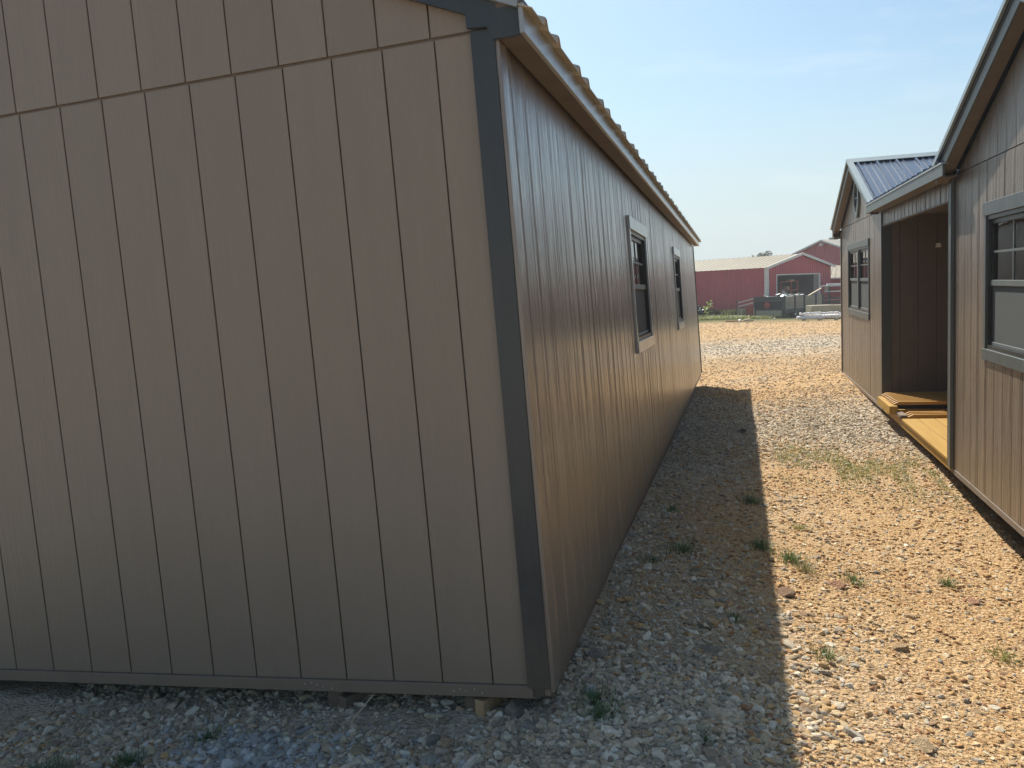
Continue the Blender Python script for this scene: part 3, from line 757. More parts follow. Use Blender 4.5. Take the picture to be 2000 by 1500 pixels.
# railing panels lying flat on the joists
def railing(name, label, y0, n_, zb, xtip, length, rail=True, dy=.098):
    t = thing(name, label, 'railing', (0, 0, 0), mw=RM @ Matrix.Translation((0, y0, zb)))
    for k in range(n_):
        yy = k * dy + .01; h = .036; jit = rnd.uniform(-.004, .004)
        MB().prism([(xtip + jit, .0), (length, .0), (length, h), (xtip + .055 + jit, h), (xtip + jit, .010)], 1, yy, yy + .036).build('baluster', M_baluster, t, .0015)
    return t
rA = railing('porch_railing', 'upper wooden railing panel lying flat in the porch, slanted baluster tips showing', 2.66, 9, .162, -.045, 1.9)
MB().box(-.098, -.012, -.07, .77, -.092, -.002).build('bottom_rail', M_deck, rA, .003)
rB = railing('porch_railing', 'lower wooden railing panel lying under the upper one, three balusters showing beside the deck boards', 2.33, 3, .068, .045, 1.9, dy=.10)
MB().box(-.030, .040, .0, .30, -.004, .030).build('bottom_rail', M_blockd, rB, .002)

# ------------------------------------------------------------------ blocks under the left shed
def block(label, x, y, z, sx, sy, sz, rz, m1=M_block):
    t = MB().box(-sx / 2, sx / 2, -sy / 2, sy / 2, 0, sz).build('wooden_block', m1, None, .004)
    t.location = (x, y, z); t.rotation_euler = (0, R(rnd.uniform(-3, 3)), R(rz))
    return tag(t, label, 'block', 'timber blocks shoring up the left shed')
block('split timber wedge with pale sawn end sticking out under the shed corner', -.895, 3.12, g1(-.9, 3.0) - .015, .045, .34, .072, -24)
block('flat dark timber block under the shed beside the pale wedge', -.985, 3.13, g1(-1, 3.1) - .02, .10, .25, .070, 0, M_blockd)
block('stubby dark block under the middle of the gable wall', -1.60, 3.12, g1(-1.6, 3.1) - .01, .062, .22, .075, 4, M_blockd)
block('weathered timber shim leaning out beside the stubby dark block', -1.505, 3.08, g1(-1.5, 3.0) - .012, .05, .20, .055, -28, M_blockd)

# ------------------------------------------------------------------ gravel
def stone_mesh(seed, sub=2, flat=.55, rough=.33):
    import bmesh
    rr = random.Random(seed)
    bm = bmesh.new(); bmesh.ops.create_icosphere(bm, subdivisions=sub, radius=1)
    o = Vector((rr.uniform(-50, 50), rr.uniform(-50, 50), rr.uniform(-50, 50)))
    ax = Vector((rr.uniform(.8, 1.25), rr.uniform(.6, 1.0), flat * rr.uniform(.7, 1.2)))
    planes = [(Vector((rr.gauss(0, 1), rr.gauss(0, 1), rr.gauss(0, 1))).normalized(), rr.uniform(.45, .85)) for _ in range(9)]
    for v in bm.verts:
        p = v.co.copy()
        for nn, d in planes:
            e = p.dot(nn)
            if e > d: p -= nn * (e - d) * .97
        p *= 1 + rough * .5 * mnoise.noise(p * 1.3 + o)
        v.co = Vector((p.x * ax.x, p.y * ax.y, p.z * ax.z))
    me_ = bpy.data.meshes.new('stone_form'); bm.to_mesh(me_); bm.free()
    return me_

def stone_mat(name, pal, attr=True):
    mm, n, l, p = mat(name)
    oi = n.new('ShaderNodeObjectInfo')
    rp = n.new('ShaderNodeValToRGB'); rp.color_ramp.interpolation = 'CONSTANT'
    e = rp.color_ramp.elements
    while len(e) > 1: e.remove(e[-1])
    e[0].position = 0; e[0].color = rgb(pal[0])
    for i, c in enumerate(pal[1:], 1):
        k = e.new(i / len(pal)); k.color = rgb(c)
    l.new(oi.outputs['Random'], rp.inputs[0])
    tc = n.new('ShaderNodeTexCoord'); t = noise_node(n, l, tc.outputs['Object'], 2.5, 5, .7)
    k = ramp(n, l, t.outputs[0], [(.3, (.72, .72, .72)), (.7, (1.15, 1.15, 1.15))])
    mx = n.new('ShaderNodeMix'); mx.data_type = 'RGBA'; mx.blend_type = 'MULTIPLY'; mx.inputs[0].default_value = 1
    l.new(rp.outputs[0], mx.inputs[6]); l.new(k.outputs[0], mx.inputs[7]); l.new(mx.outputs[2], p.inputs['Base Color'])
    p.inputs['Roughness'].default_value = .85; p.inputs['Specular IOR Level'].default_value = .35
    b = n.new('ShaderNodeBump'); b.inputs['Strength'].default_value = .5; b.inputs['Distance'].default_value = .05
    t2 = noise_node(n, l, tc.outputs['Object'], 7, 4, .7); l.new(t2.outputs[0], b.inputs['Height']); l.new(b.outputs[0], p.inputs['Normal'])
    return mm
PAL_GREY = [(0.726, 0.615, 0.451), (0.77, 0.668, 0.519), (0.616, 0.488, 0.333), (0.506, 0.424, 0.304), (0.594, 0.498, 0.363), (0.418, 0.36, 0.265), (0.66, 0.562, 0.412), (0.55, 0.435, 0.294), (0.462, 0.392, 0.304), (0.704, 0.625, 0.49), (0.506, 0.36, 0.225), (0.44, 0.403, 0.333), (0.594, 0.477, 0.323), (0.33, 0.265, 0.196), (0.792, 0.721, 0.588)]
PAL_CLAY = [(0.576, 0.36, 0.156), (0.643, 0.418, 0.192), (0.488, 0.279, 0.12), (0.687, 0.489, 0.264), (0.554, 0.338, 0.156), (0.422, 0.221, 0.108), (0.687, 0.523, 0.312), (0.61, 0.384, 0.18), (0.51, 0.36, 0.204), (0.754, 0.628, 0.432), (0.377, 0.244, 0.144), (0.599, 0.396, 0.192)]
PAL_BLUE = [(.42, .42, .40), (.52, .52, .50), (.34, .34, .33), (.60, .60, .57), (.46, .44, .38), (.66, .65, .62)]

def scatter(name, label, pts, sizes, pal, seed):
    """one point cloud; geometry nodes put a stone on every point"""
    col = bpy.data.collections.new(name + '_forms')
    mt = stone_mat(name + '_stone', pal)
    for k in range(9):
        me_ = stone_mesh(seed * 20 + k, 2 if k < 9 else 1); me_.materials.append(mt)
        col.objects.link(bpy.data.objects.new('stone_form', me_))
    rg = np.random.default_rng(seed)
    n_ = len(pts)
    me_ = bpy.data.meshes.new(name); me_.from_pydata(pts.tolist(), [], [])
    a = me_.attributes.new('rot', 'FLOAT_VECTOR', 'POINT')
    rot = np.stack([rg.normal(0, .28, n_), rg.normal(0, .28, n_), rg.uniform(0, 6.28, n_)], 1).astype('f4'); a.data.foreach_set('vector', rot.ravel())
    a = me_.attributes.new('size', 'FLOAT', 'POINT'); a.data.foreach_set('value', sizes.astype('f4'))
    a = me_.attributes.new('pick', 'INT', 'POINT'); a.data.foreach_set('value', rg.integers(0, 9, n_).astype('i4'))
    me_.materials.append(mt)
    o = bpy.data.objects.new(name, me_); COL.objects.link(o)
    ng = bpy.data.node_groups.new(name + '_scatter', 'GeometryNodeTree')
    ng.interface.new_socket('Geometry', in_out='INPUT', socket_type='NodeSocketGeometry')
    ng.interface.new_socket('Geometry', in_out='OUTPUT', socket_type='NodeSocketGeometry')
    N = ng.nodes; L = ng.links
    gi = N.new('NodeGroupInput'); gout = N.new('NodeGroupOutput')
    ci = N.new('GeometryNodeCollectionInfo'); ci.inputs['Collection'].default_value = col
    ci.inputs['Separate Children'].default_value = True; ci.inputs['Reset Children'].default_value = True
    ip = N.new('GeometryNodeInstanceOnPoints'); ip.inputs['Pick Instance'].default_value = True
    def attr(nm, ty):
        q = N.new('GeometryNodeInputNamedAttribute'); q.data_type = ty; q.inputs['Name'].default_value = nm; return q.outputs['Attribute']
    L.new(gi.outputs[0], ip.inputs['Points']); L.new(ci.outputs[0], ip.inputs['Instance'])
    L.new(attr('pick', 'INT'), ip.inputs['Instance Index'])
    e2r = N.new('FunctionNodeEulerToRotation'); L.new(attr('rot', 'FLOAT_VECTOR'), e2r.inputs[0]); L.new(e2r.outputs[0], ip.inputs['Rotation'])
    cb = N.new('ShaderNodeCombineXYZ'); sz = attr('size', 'FLOAT')
    for k in range(3): L.new(sz, cb.inputs[k])
    L.new(cb.outputs[0], ip.inputs['Scale']); L.new(ip.outputs[0], gout.inputs[0])
    md = o.modifiers.new('scatter', 'NODES'); md.node_group = ng
    return tag(o, label, kind='stuff')

rg = np.random.default_rng(3)
def under_left(x, y): return (x < -.66) & (y > 3.0) & (y < 16.4)
def sample(n_, x0, x1, y0, y1, s0, s1, power=2.0, bias=None):
    x = rg.uniform(x0, x1, n_); y = rg.uniform(y0, y1, n_)
    s = s0 + (s1 - s0) * rg.random(n_) ** power
    return x, y, s
sets = [
    (13000, -2.9, .35, 2.1, 3.4, .009, .027, 1.9),
    (24000, -2.9, .35, 2.1, 3.4, .004, .011, 1.3),
    (17000, -.68, 2.0, 2.4, 5.4, .007, .024, 2.2),
    (42000, -.68, 2.0, 2.4, 5.6, .003, .009, 1.4),
    (26000, -.68, 2.2, 5.2, 9.0, .006, .025, 2.4),
    (26000, -.70, 2.3, 8.5, 14, .008, .028, 2.2),
    (20000, -1.4, 3.0, 14, 22, .010, .032, 2.4),
    (26000, -3, 5.5, 22, 45, .012, .042, 2.4),
    (800, -2.9, .4, 2.1, 5.0, .024, .042, 1.8),
    (700, -.6, 2.0, 3.0, 12.0, .020, .038, 2.4),
]
A = [sample(*q) for q in sets]
x = np.concatenate([a[0] for a in A]); y = np.concatenate([a[1] for a in A]); s = np.concatenate([a[2] for a in A])
gv = grey_zone(x, y)
# sparser and finer where clay is bare, and in the trampled dust beside the gable wall
dens = .40 + .60 * gv
patch = smooth_noise(x, y, .6, 11) * .6 + smooth_noise(x, y, .22, 12) * .4
dens *= np.clip(.35 + 1.3 * patch, .3, 1)
for c0, k_, w_ in RUTS: dens *= 1 - .75 * np.exp(-((y - (c0 + k_ * x + .9 * np.sin(x * .35))) / (w_ * 1.2)) ** 2)
dust = np.exp(-((y - 2.93) / .14) ** 2) * (x < -.9)
dens *= 1 - .88 * dust
keep = (rg.random(len(x)) < dens) & ~(under_left(x, y) & (y > 3.5)) & ~((x > 2.0) & (y < 16))
x, y, s, gv = x[keep], y[keep], s[keep], gv[keep]
z = gz(x, y) + s * .12
blue = (np.exp(-((x + 1.75) / .33) ** 2 - ((y - 2.62) / .2) ** 2) + .6 * np.exp(-((x + 1.2) / .3) ** 2 - ((y - 2.45) / .15) ** 2) + .05) > rg.random(len(x)) * .9 + .06
blue &= (y < 4)
isg = (~blue) & (rg.random(len(x)) < gv * .90 + .12)
isc = (~blue) & (~isg)
P3 = np.stack([x, y, z], 1)
scatter('grey_gravel', 'grey and tan crushed stone lying over the yard', P3[isg], s[isg], PAL_GREY, 1)
scatter('clay_gravel', 'orange clay chips and pebbles on the sunlit yard', P3[isc], s[isc] * .92, PAL_CLAY, 2)
scatter('blue_gravel', 'blue grey crushed limestone in front of the shed', P3[blue], s[blue] * 1.05, PAL_BLUE, 3)

# single larger rocks
def rock(label, x, y, size, col, flat=.5, rz=0, seed=1):
    me_ = stone_mesh(900 + seed, 3, flat, .4)
    me_.materials.append(simple('rock_surface_%s' % ('a' if col[0] > .3 else 'b'), col, .85, 0, .3, 3, .25, .08, 6))
    o = bpy.data.objects.new('rock', me_); COL.objects.link(o)
    o.scale = (size, size, size); o.location = (x, y, g1(x, y) + size * .12); o.rotation_euler = (0, 0, rz)
    return tag(o, label, 'rock')
rock('chalky white rock behind the grass tuft at the shed corner', -.553, 3.115, .032, (.62, .6, .56), .9, .4, 1)
rock('large dull grey rock beside the pale timber wedge', -.825, 2.985, .075, (.25, .23, .18), .6, .8, 2)
rock('squarish grey rock just right of the big one by the wedge', -.745, 2.86, .048, (.34, .32, .27), .6, 2.1, 3)
rock('long ochre rock in the gravel below the gable wall', -1.335, 2.655, .048, (.42, .35, .22), .6, .2, 4)
rock('upright grey cobble left of centre in the foreground gravel', -1.08, 2.765, .036, (.33, .31, .26), .95, 1.2, 5)
rock('broad pale angular rock nearest the bottom edge of the photo', -1.05, 2.62, .048, (.44, .42, .36), .7, .5, 6)
rock('flat pale rock behind the broad angular one at the bottom', -1.06, 2.53, .046, (.46, .43, .35), .5, 1.9, 7)
rock('flat reddish slab lying in the sunlit clay', .515, 4.84, .060, (.40, .22, .13), .35, .1, 8)
rock('brown wedge-shaped stone lying in the shade', -.155, 3.80, .046, (.22, .17, .12), .45, .7, 9)
rock('long tan stone just below the brown wedge in the shade', -.125, 3.57, .052, (.35, .30, .24), .4, .1, 10)
rock('tan slab in the shade where the stones start', -.23, 4.62, .060, (.30, .25, .18), .35, .3, 11)
rock('ochre rock in the sun left of the cabin', .715, 4.09, .044, (.46, .32, .18), .6, .9, 12)
rock('ochre lump at the lower right of the sunlit clay', .635, 3.16, .050, (.46, .34, .2), .55, 2.4, 13)
rock('short reddish stone standing near the right edge', 1.25, 5.07, .042, (.42, .24, .15), .6, 1.9, 14)
rock('dark round stone in the shadow far along the left shed', .03, 9.9, .055, (.10, .09, .085), .8, 0, 15)
rock('brown stone at the shadow edge half in the sun', .235, 4.52, .052, (.30, .19, .12), .45, 1.3, 16)
rock('big pale stone against the foot of the long wall', -.57, 3.42, .055, (.33, .27, .22), .6, .3, 17)

# ------------------------------------------------------------------ grass
def grass_mat(name, a, b):
    mm, n, l, p = mat(name)
    tc = n.new('ShaderNodeTexCoord'); t = noise_node(n, l, tc.outputs['Object'], 14, 3)
    rp = ramp(n, l, t.outputs[0], [(.3, a), (.7, b)]); l.new(rp.outputs[0], p.inputs['Base Color'])
    p.inputs['Roughness'].default_value = .5
    tl = n.new('ShaderNodeBsdfTranslucent'); l.new(rp.outputs[0], tl.inputs[0])
    mx = n.new('ShaderNodeMixShader'); mx.inputs[0].default_value = .35
    l.new(p.outputs[0], mx.inputs[1]); l.new(tl.outputs[0], mx.inputs[2]); l.new(mx.outputs[0], n['Material Output'].inputs[0])
    return mm
M_grass = grass_mat('fresh_grass', (.06, .11, .03), (.13, .19, .06))
M_grassd = grass_mat('deep_green_grass', (.06, .13, .05), (.12, .21, .085))
M_drygrass = grass_mat('dry_grass', (.17, .17, .07), (.34, .30, .14))
M_weed = grass_mat('yard_weed', (.15, .19, .05), (.32, .33, .11))

def blade(mb, x, y, z, h, lean, az, w):
    dx, dy = math.cos(az), math.sin(az); px, py = -dy * w / 2, dx * w / 2
    pts = []
    for t in (0, .45, .8): pts.append((x + dx * lean * t * t, y + dy * lean * t * t, z + h * t * (1 - .25 * t), 1 - .5 * t))
    vs = []
    for a, b, c, k in pts: vs += [(a - px * k, b - py * k, c), (a + px * k, b + py * k, c)]
    vs.append((x + dx * lean, y + dy * lean, z + h * .78))
    mb.add(vs, [(0, 1, 3, 2), (2, 3, 5, 4), (4, 5, 6)])

def tuft(label, x, y, rad, h, n_, mt, group='grass tufts growing through the gravel'):
    mb = MB()
    rad *= 1.25; n_ = int(n_ * 1.5); h *= 1.1
    for _ in range(n_):
        r_ = rad * abs(rnd.gauss(0, .45)); a = rnd.uniform(0, 6.28)
        bx, by = r_ * math.cos(a), r_ * math.sin(a)
        blade(mb, bx, by, g1(x + bx, y + by) - g1(x, y) - .004, h * rnd.uniform(.45, 1.1), rnd.uniform(.1, .9) * h, a + rnd.uniform(-1, 1), rnd.uniform(.0025, .0045))
    me_ = bpy.data.meshes.new('grass_tuft'); me_.from_pydata(mb.v, [], mb.f); me_.materials.append(mt)
    o = bpy.data.objects.new('grass_tuft', me_); COL.objects.link(o); o.location = (x, y, g1(x, y))
    return tag(o, label, 'grass tuft', group)
tuft('green tuft in front of the white rock by the shed corner', -.53, 3.03, .075, .055, 130, M_grassd)
tuft('second green tuft just below the one at the shed corner', -.49, 2.92, .085, .045, 130, M_grassd)
tuft('dark compact tuft in the gravel below the gable wall', -2.17, 2.50, .055, .05, 120, M_grassd)
tuft('spreading tuft at the lower left corner of the yard', -2.42, 2.37, .10, .06, 150, M_grassd)
tuft('thin tuft among blue stones near the gable wall foot', -1.98, 2.72, .06, .05, 60, M_grassd)
tuft('small sparse tuft at the bottom left of the gravel', -2.14, 2.40, .05, .035, 60, M_grassd)
tuft('tuft in the shade just inside the shadow edge, farther back', .09, 6.5, .11, .07, 120, M_grassd)
tuft('tuft in the shade at the shadow edge, nearer one', .13, 5.3, .08, .07, 100, M_grassd)
tuft('wispy tuft in the middle of the shaded strip', -.31, 4.95, .12, .075, 90, M_grassd)
tuft('sunlit tuft right at the shadow edge', .30, 5.13, .09, .075, 110, M_grass)
tuft('pale dry sunlit tuft just below the shadow-edge one', .365, 4.98, .08, .07, 90, M_drygrass)
tuft('sunlit tuft above the flat reddish slab', .62, 4.98, .09, .055, 80, M_grass)
tuft('single bright tuft near the right edge of the clay', 1.17, 5.28, .05, .06, 60, M_grass)
tuft('low tuft in the sun below centre', .365, 3.82, .08, .045, 80, M_grass)
tuft('low tuft near the right edge in the foreground', 1.19, 4.26, .09, .045, 70, M_weed)
tuft('thin tuft low on the sunlit clay', .40, 6.0, .07, .05, 60, M_weed)
tuft('dark tuft at the foot of the long wall', -.45, 5.9, .07, .05, 70, M_grassd)
tuft('wisp of grass against the long wall, nearer the corner', -.47, 4.7, .06, .04, 60, M_grassd)
tuft('small dark tuft in the shaded foreground stones', -.02, 3.98, .05, .04, 50, M_grassd)
tuft('shaded tuft at the bottom of the photo left of the shadow edge', -.12, 2.86, .06, .04, 50, M_grassd)

def grass_stuff(name, label, n_, fn, hr, wr, mt):
    mb = MB(); k = 0
    xs_, ys_ = [], []
    while len(xs_) < n_:
        p_ = fn()
        if p_: xs_.append(p_[0]); ys_.append(p_[1])
    zs_ = gz(xs_, ys_)
    for a, b, c in zip(xs_, ys_, zs_):
        h = rnd.uniform(*hr); blade(mb, a, b, c - .005, h, rnd.uniform(.2, .9) * h, rnd.uniform(0, 6.28), rnd.uniform(*wr))
    me_ = bpy.data.meshes.new(name); me_.from_pydata(mb.v, [], mb.f); me_.materials.append(mt)
    o = bpy.data.objects.new(name, me_); COL.objects.link(o)
    return tag(o, label, kind='stuff')
def patch_fn():
    a = rnd.uniform(.35, 1.72); b = rnd.gauss(8.2 - .25 * (a - 1), .5)
    if smooth_noise(np.array([a]), np.array([b * .45]), .16, 21)[0] + rnd.gauss(0, .12) < .5: return None
    return a, b
grass_stuff('grass_patch', 'thin sunlit grass patch near the cabin porch', 4200, patch_fn, (.015, .06), (.003, .0055), M_weed)
def strip_fn():
    a = rnd.uniform(-4, 6.5); b = 50.0 + abs(rnd.gauss(0, 3.4))
    wall = 55.6 - .888 * (a - 1.8) if a < 1.8 else 55.6 + 1.15 * (a - 1.8)
    if b > wall - .1: return None
    if smooth_noise(np.array([a]), np.array([b]), 1.1, 23)[0] < .36: return None
    return a, b
grass_stuff('weed_strip', 'strip of green and yellow weeds along the foot of the red barn', 11000, strip_fn, (.06, .30), (.02, .04), M_weed)
def wall_weed():
    t = rnd.uniform(0, 6.5); d = abs(rnd.gauss(0, .45))
    a, b = 1.8 - .747 * t - .66 * d, 55.6 + .664 * t - .75 * d
    if smooth_noise(np.array([t]), np.array([d]), .8, 29)[0] < .45: return None
    return a, b
grass_stuff('tall_weeds', 'taller weeds against the long red barn wall', 2600, wall_weed, (.25, .75), (.025, .05), M_weed)

# ------------------------------------------------------------------ yard litter and straw near the camera
for k, (lb, x, y, L_, az) in enumerate((('pale dry stick on the ground near the cabin shadow', 1.38, 5.45, .16, -.9),
                                        ('thin straw stalk lying across the sunlit clay', .80, 6.2, .16, -.6),
                                        ('dry root hanging from under the gable wall', -1.42, 2.90, .16, 1.35))):
    z_ = g1(x, y) + .012
    o = MB().tube((-L_ / 2, 0, 0), (L_ / 2, 0, .01 if k < 2 else .05), .003, .002, 6).build('dry_stick', M_lum)
    o.location = (x, y, z_ + (.01 if k == 2 else 0)); o.rotation_euler = (0, 0, az)
    tag(o, lb, 'stick')

# ================================================================== FAR YARD
def zg(x, y): return g1(x, y)
# red barn with open door
A2 = Vector((1.80, 55.6)); fx = Vector((.655, .755)).normalized(); sy_ = Vector((-fx.y, fx.x))
BM = Matrix.Identity(4); BM[0][0], BM[1][0] = fx.x, fx.y; BM[0][1], BM[1][1] = sy_.x, sy_.y
BM[0][3], BM[1][3], BM[2][3] = A2.x, A2.y, CZ - 2.22
barn = thing('red_barn', 'long low red metal barn with tan roof, white trim and wide open doorway', 'barn', mw=BM)
EH, BW, BL, PK = 3.06, 6.45, 30.0, 3.86
def wall_ribs(a0, a1, z0, z1fn, P, holes=()):
    mb = MB(); st = .23; a = a0
    while a < a1 - .01:
        b = min(a + st, a1)
        segs = [(0, 0), (.12, 0), (.16, .02), (.19, .02), (.23, 0)]
        pts = [(a + u * (b - a) / st, h) for u, h in segs]
        mid = (a + b) / 2; lo = z0
        for h in holes:
            if h[0] < mid < h[1]: lo = h[3]
        for (u0, h0), (u1, h1) in zip(pts[:-1], pts[1:]):
            mb.add([P(u0, h0, lo), P(u1, h1, lo), P(u1, h1, z1fn(u1)), P(u0, h0, z1fn(u0))], [(0, 1, 2, 3)])
        a = b
    return mb
def pkz(u): return EH + (PK - EH) * (1 - abs(u - BW / 2) / (BW / 2))
DOOR = (.94, 5.1, 0, 2.58)
wall_ribs(0, BW, 0, pkz, lambda u, h, z: (u, -h, z), [DOOR]).build('front_wall', M_red, barn)
wall_ribs(0, BL, 0, lambda u: EH, lambda u, h, z: (-h, u, z)).build('side_wall', M_red, barn)
MB().box(BW - .05, BW, 0.03, BL, 0, EH).box(0.05, BW - .05, BL - .05, BL, 0, EH).build('rear_wall', M_red, barn)
MB().box(.05, BW - .06, 9, 9.05, 0, EH + .3).box(.05, .1, .1, 9, 0, EH - .02).box(BW - .12, BW - .07, .1, 9, 0, EH - .02).build('interior_lining', M_interior, barn)
MB().box(.12, 2.0, 7.6, 7.7, 0, 2.5).box(.11, .2, .3, 7.5, 0, 2.45).build('interior_panel', M_bluegrey, barn)
for side in (0, 1):
    for i in range(10):
        pr = rib_profile(-.25 + i * 3.02, -.25 + (i + 1) * 3.02, .45, .03, .09)
        def fn(u, h, t, side=side):
            xx = -.12 + (BW / 2 + .12) * t
            zz = EH + .04 + (PK - EH) * (xx / (BW / 2)) + h
            return ((xx if side == 0 else BW - xx), u, zz)
        sheet(pr, fn, .01).build('roof_panel', M_barnroof, barn)
MB().box(-.06, .14, -.06, -.025, 0, EH).box(-.06, -.025, -.024, .14, 0, EH).build('corner_trim', M_white, barn)
for a, b in (((-.14, EH - .08), (BW / 2, PK - .04)), ((BW / 2, PK - .04), (BW + .14, EH - .08))):
    MB().prism([a, b, (b[0], b[1] + .16), (a[0], a[1] + .16)], 1, -.26, -.22).build('gable_trim', M_white, barn)
MB().box(DOOR[0] - .07, DOOR[0], -.05, .02, 0, DOOR[3]).build('door_trim', M_white, barn)
MB().box(DOOR[1], DOOR[1] + .16, -.05, .35, 0, DOOR[3]).build('door_trim', M_white, barn)
MB().box(DOOR[0] - .07, DOOR[1] + .16, -.05, .02, DOOR[3] + .001, DOOR[3] + .07).build('door_trim', M_white, barn)

def far_thing(name, label, cat, x, y, rz=0, group=None, dz=0):
    return thing(name, label, cat, (x, y, zg(x, y) + dz), rz, group)
# rack cart inside the doorway
ang = math.atan2(fx.y, fx.x)
cx, cy = A2 + fx * 3.35 + sy_ * 1.2
ct = thing('rack_cart', 'orange and red pipe-frame rack cart standing in the barn doorway', 'cart', (cx, cy, CZ - 1.98), ang)
for u in (-.85, .18, .85): MB().box(u - .025, u + .025, -.3, -.25, .7, 1.92).build('post', M_orange, ct)
for z_ in (1.35, 1.90): MB().box(-.85, .85, -.3, -.251, z_, z_ + .045).build('rail', M_orange, ct)
MB().box(-.95, .9, -.35, .4, .62, .86).build('tray', M_orange, ct)
MB().prism([(-.72, .87), (.35, .87), (-.55, 1.42), (-.68, 1.40)], 1, -.24, -.05).build('tarp_load', M_metal, ct)
MB().box(.35, .72, -.22, .1, .87, 1.12).box(-.1, .12, -.2, .1, 1.40, 1.62).box(.2, .6, -.22, .1, 1.95, 2.06).build('carton_load', M_lum, ct)
for u in (-.7, .7): MB().tube((u, -.1, .3), (u, .0, .3), .3, k=14).build('wheel', M_tyre, ct)

# plank-sided trailer
TA = Vector((2.59, 51.0)); td = Vector((.594, .804)).normalized(); tw = Vector((-td.y, td.x))
TMx = Matrix.Identity(4); TMx[0][0], TMx[1][0] = td.x, td.y; TMx[0][1], TMx[1][1] = tw.x, tw.y
TMx[0][3], TMx[1][3], TMx[2][3] = TA.x, TA.y, CZ - 2.13
tr = thing('stake_trailer', 'dark steel trailer with weathered plank sides piled with scrap beside the barn door', 'trailer', mw=TMx)
TL, TW = 3.95, 2.0
for k in range(4):
    MB().box(.02, TL - .7, 0, .035, .53 + k * .185, .53 + k * .185 + .155).build('side_plank', M_greyplank, tr)
    MB().box(TL - .66, TL, 0, .035, .53 + k * .185, .53 + k * .185 + .172).build('side_plank', M_greyplank, tr)
for u in (0, 1.05, 2.0, TL - .75, TL): MB().box(u - .045, u + .045, -.06, -.001, .26, 1.3).build('stake', M_steel, tr)
MB().box(-.1, TL + .05, -.03, TW, .30, .52).build('bed', M_steel, tr)
MB().box(-.06, -.02, 0, TW, 1.02, 1.26).box(-.08, -.02, .0, .12, .0, 1.01).box(-.08, -.02, TW - .12, TW, .0, 1.01).build('headboard', M_steel, tr)
MB().box(-.12, -.04, .1, TW - .2, .18, .46).build('bumper', M_concrete, tr)
MB().box(-.02, .0, .1, TW - .1, .5, 1.0).build('front_shade_sheet', M_tyre, tr)  # thin black sheet standing for the shade inside the open trailer front
MB().tube((-.12, 1.05, .78), (-.05, 1.05, .78), .19, k=16).build('round_reflector', M_rust, tr)
MB().box(-.3, -.1, TW - .1, TW + .35, .1, .75).build('jack_housing', M_rust, tr)
for z_, dz_ in ((.95, -.02), (.72, .0)): MB().bar((-.05, TW, z_ + .22), (-.35, TW + .85, z_), .05, .05).build('drawbar', M_metal, tr)
MB().bar((-.38, TW + .95, .25), (-.38, TW + .95, 1.12), .04, .04).build('drawbar_post', M_steel, tr)
MB().bar((-.35, TW - .25, .02), (-.2, TW - .1, .72), .04, .05).build('prop', M_lum, tr)
for u in (1.2, 2.1):
    w_ = MB().tube((u, .05, .25), (u, .22, .25), .26, k=16).build('wheel', M_tyre, tr); MB().tube((u, .03, .25), (u, .049, .25), .12, k=12).build('rim', M_metal, w_)
mb = MB()
for k in range(46):
    u = rnd.uniform(.2, 3.2); v = rnd.uniform(.1, 1.6); z_ = 1.1 + .20 * math.exp(-((u - 1.7) / .9) ** 2) + rnd.uniform(-.06, .08); a = rnd.uniform(0, 6.28); h = rnd.uniform(.12, .4)
    mb.bar((u, v, z_), (u + h * math.cos(a), v + h * math.sin(a), z_ + rnd.uniform(-.12, .12)), rnd.uniform(.04, .2), .02)
tag(mb.build('scrap_load', M_metal, tr), kind='stuff')
mb = MB(); mb.box(.1, TL - .8, .1, TW - .1, .55, 1.12); mb.build('load_base', M_greyplank, tr)
pl = thing('leaning_plank', 'long pale board sticking up out of the rear end of the plank trailer', 'board', mw=TMx)
MB().bar((2.7, .15, 1.22), (4.05, .15, 1.62), .10, .05).build('board', M_lum, pl)

# lean-to beyond the barn's corner
lt = thing('lean_to', 'open lean-to with pale ribbed roof at the right end of the barn', 'lean-to', (5.1, 60.9, CZ - 2.15), math.atan2(-.25, 1.8))
for i in range(4):
    pr = rib_profile(i * 1.5, (i + 1) * 1.5, .3, .03, .08)
    def fn(u, h, t): return (u, 4.4 * t, 2.24 + .86 * t + h)
    sheet(pr, fn, .01).build('roof_panel', M_barnroof, lt)
MB().box(0, 6, -.05, 0, 2.16, 2.24).build('fascia', M_white, lt)
for u in (.05, 3, 5.9): MB().box(u, u + .12, .02, .14, 0, 2.15).build('post', M_steel, lt)
MB().box(0, 6, 4.3, 4.35, 0, 3.05).box(5.96, 6, .15, 4.3, 0, 2.2).build('back_wall', M_red, lt)

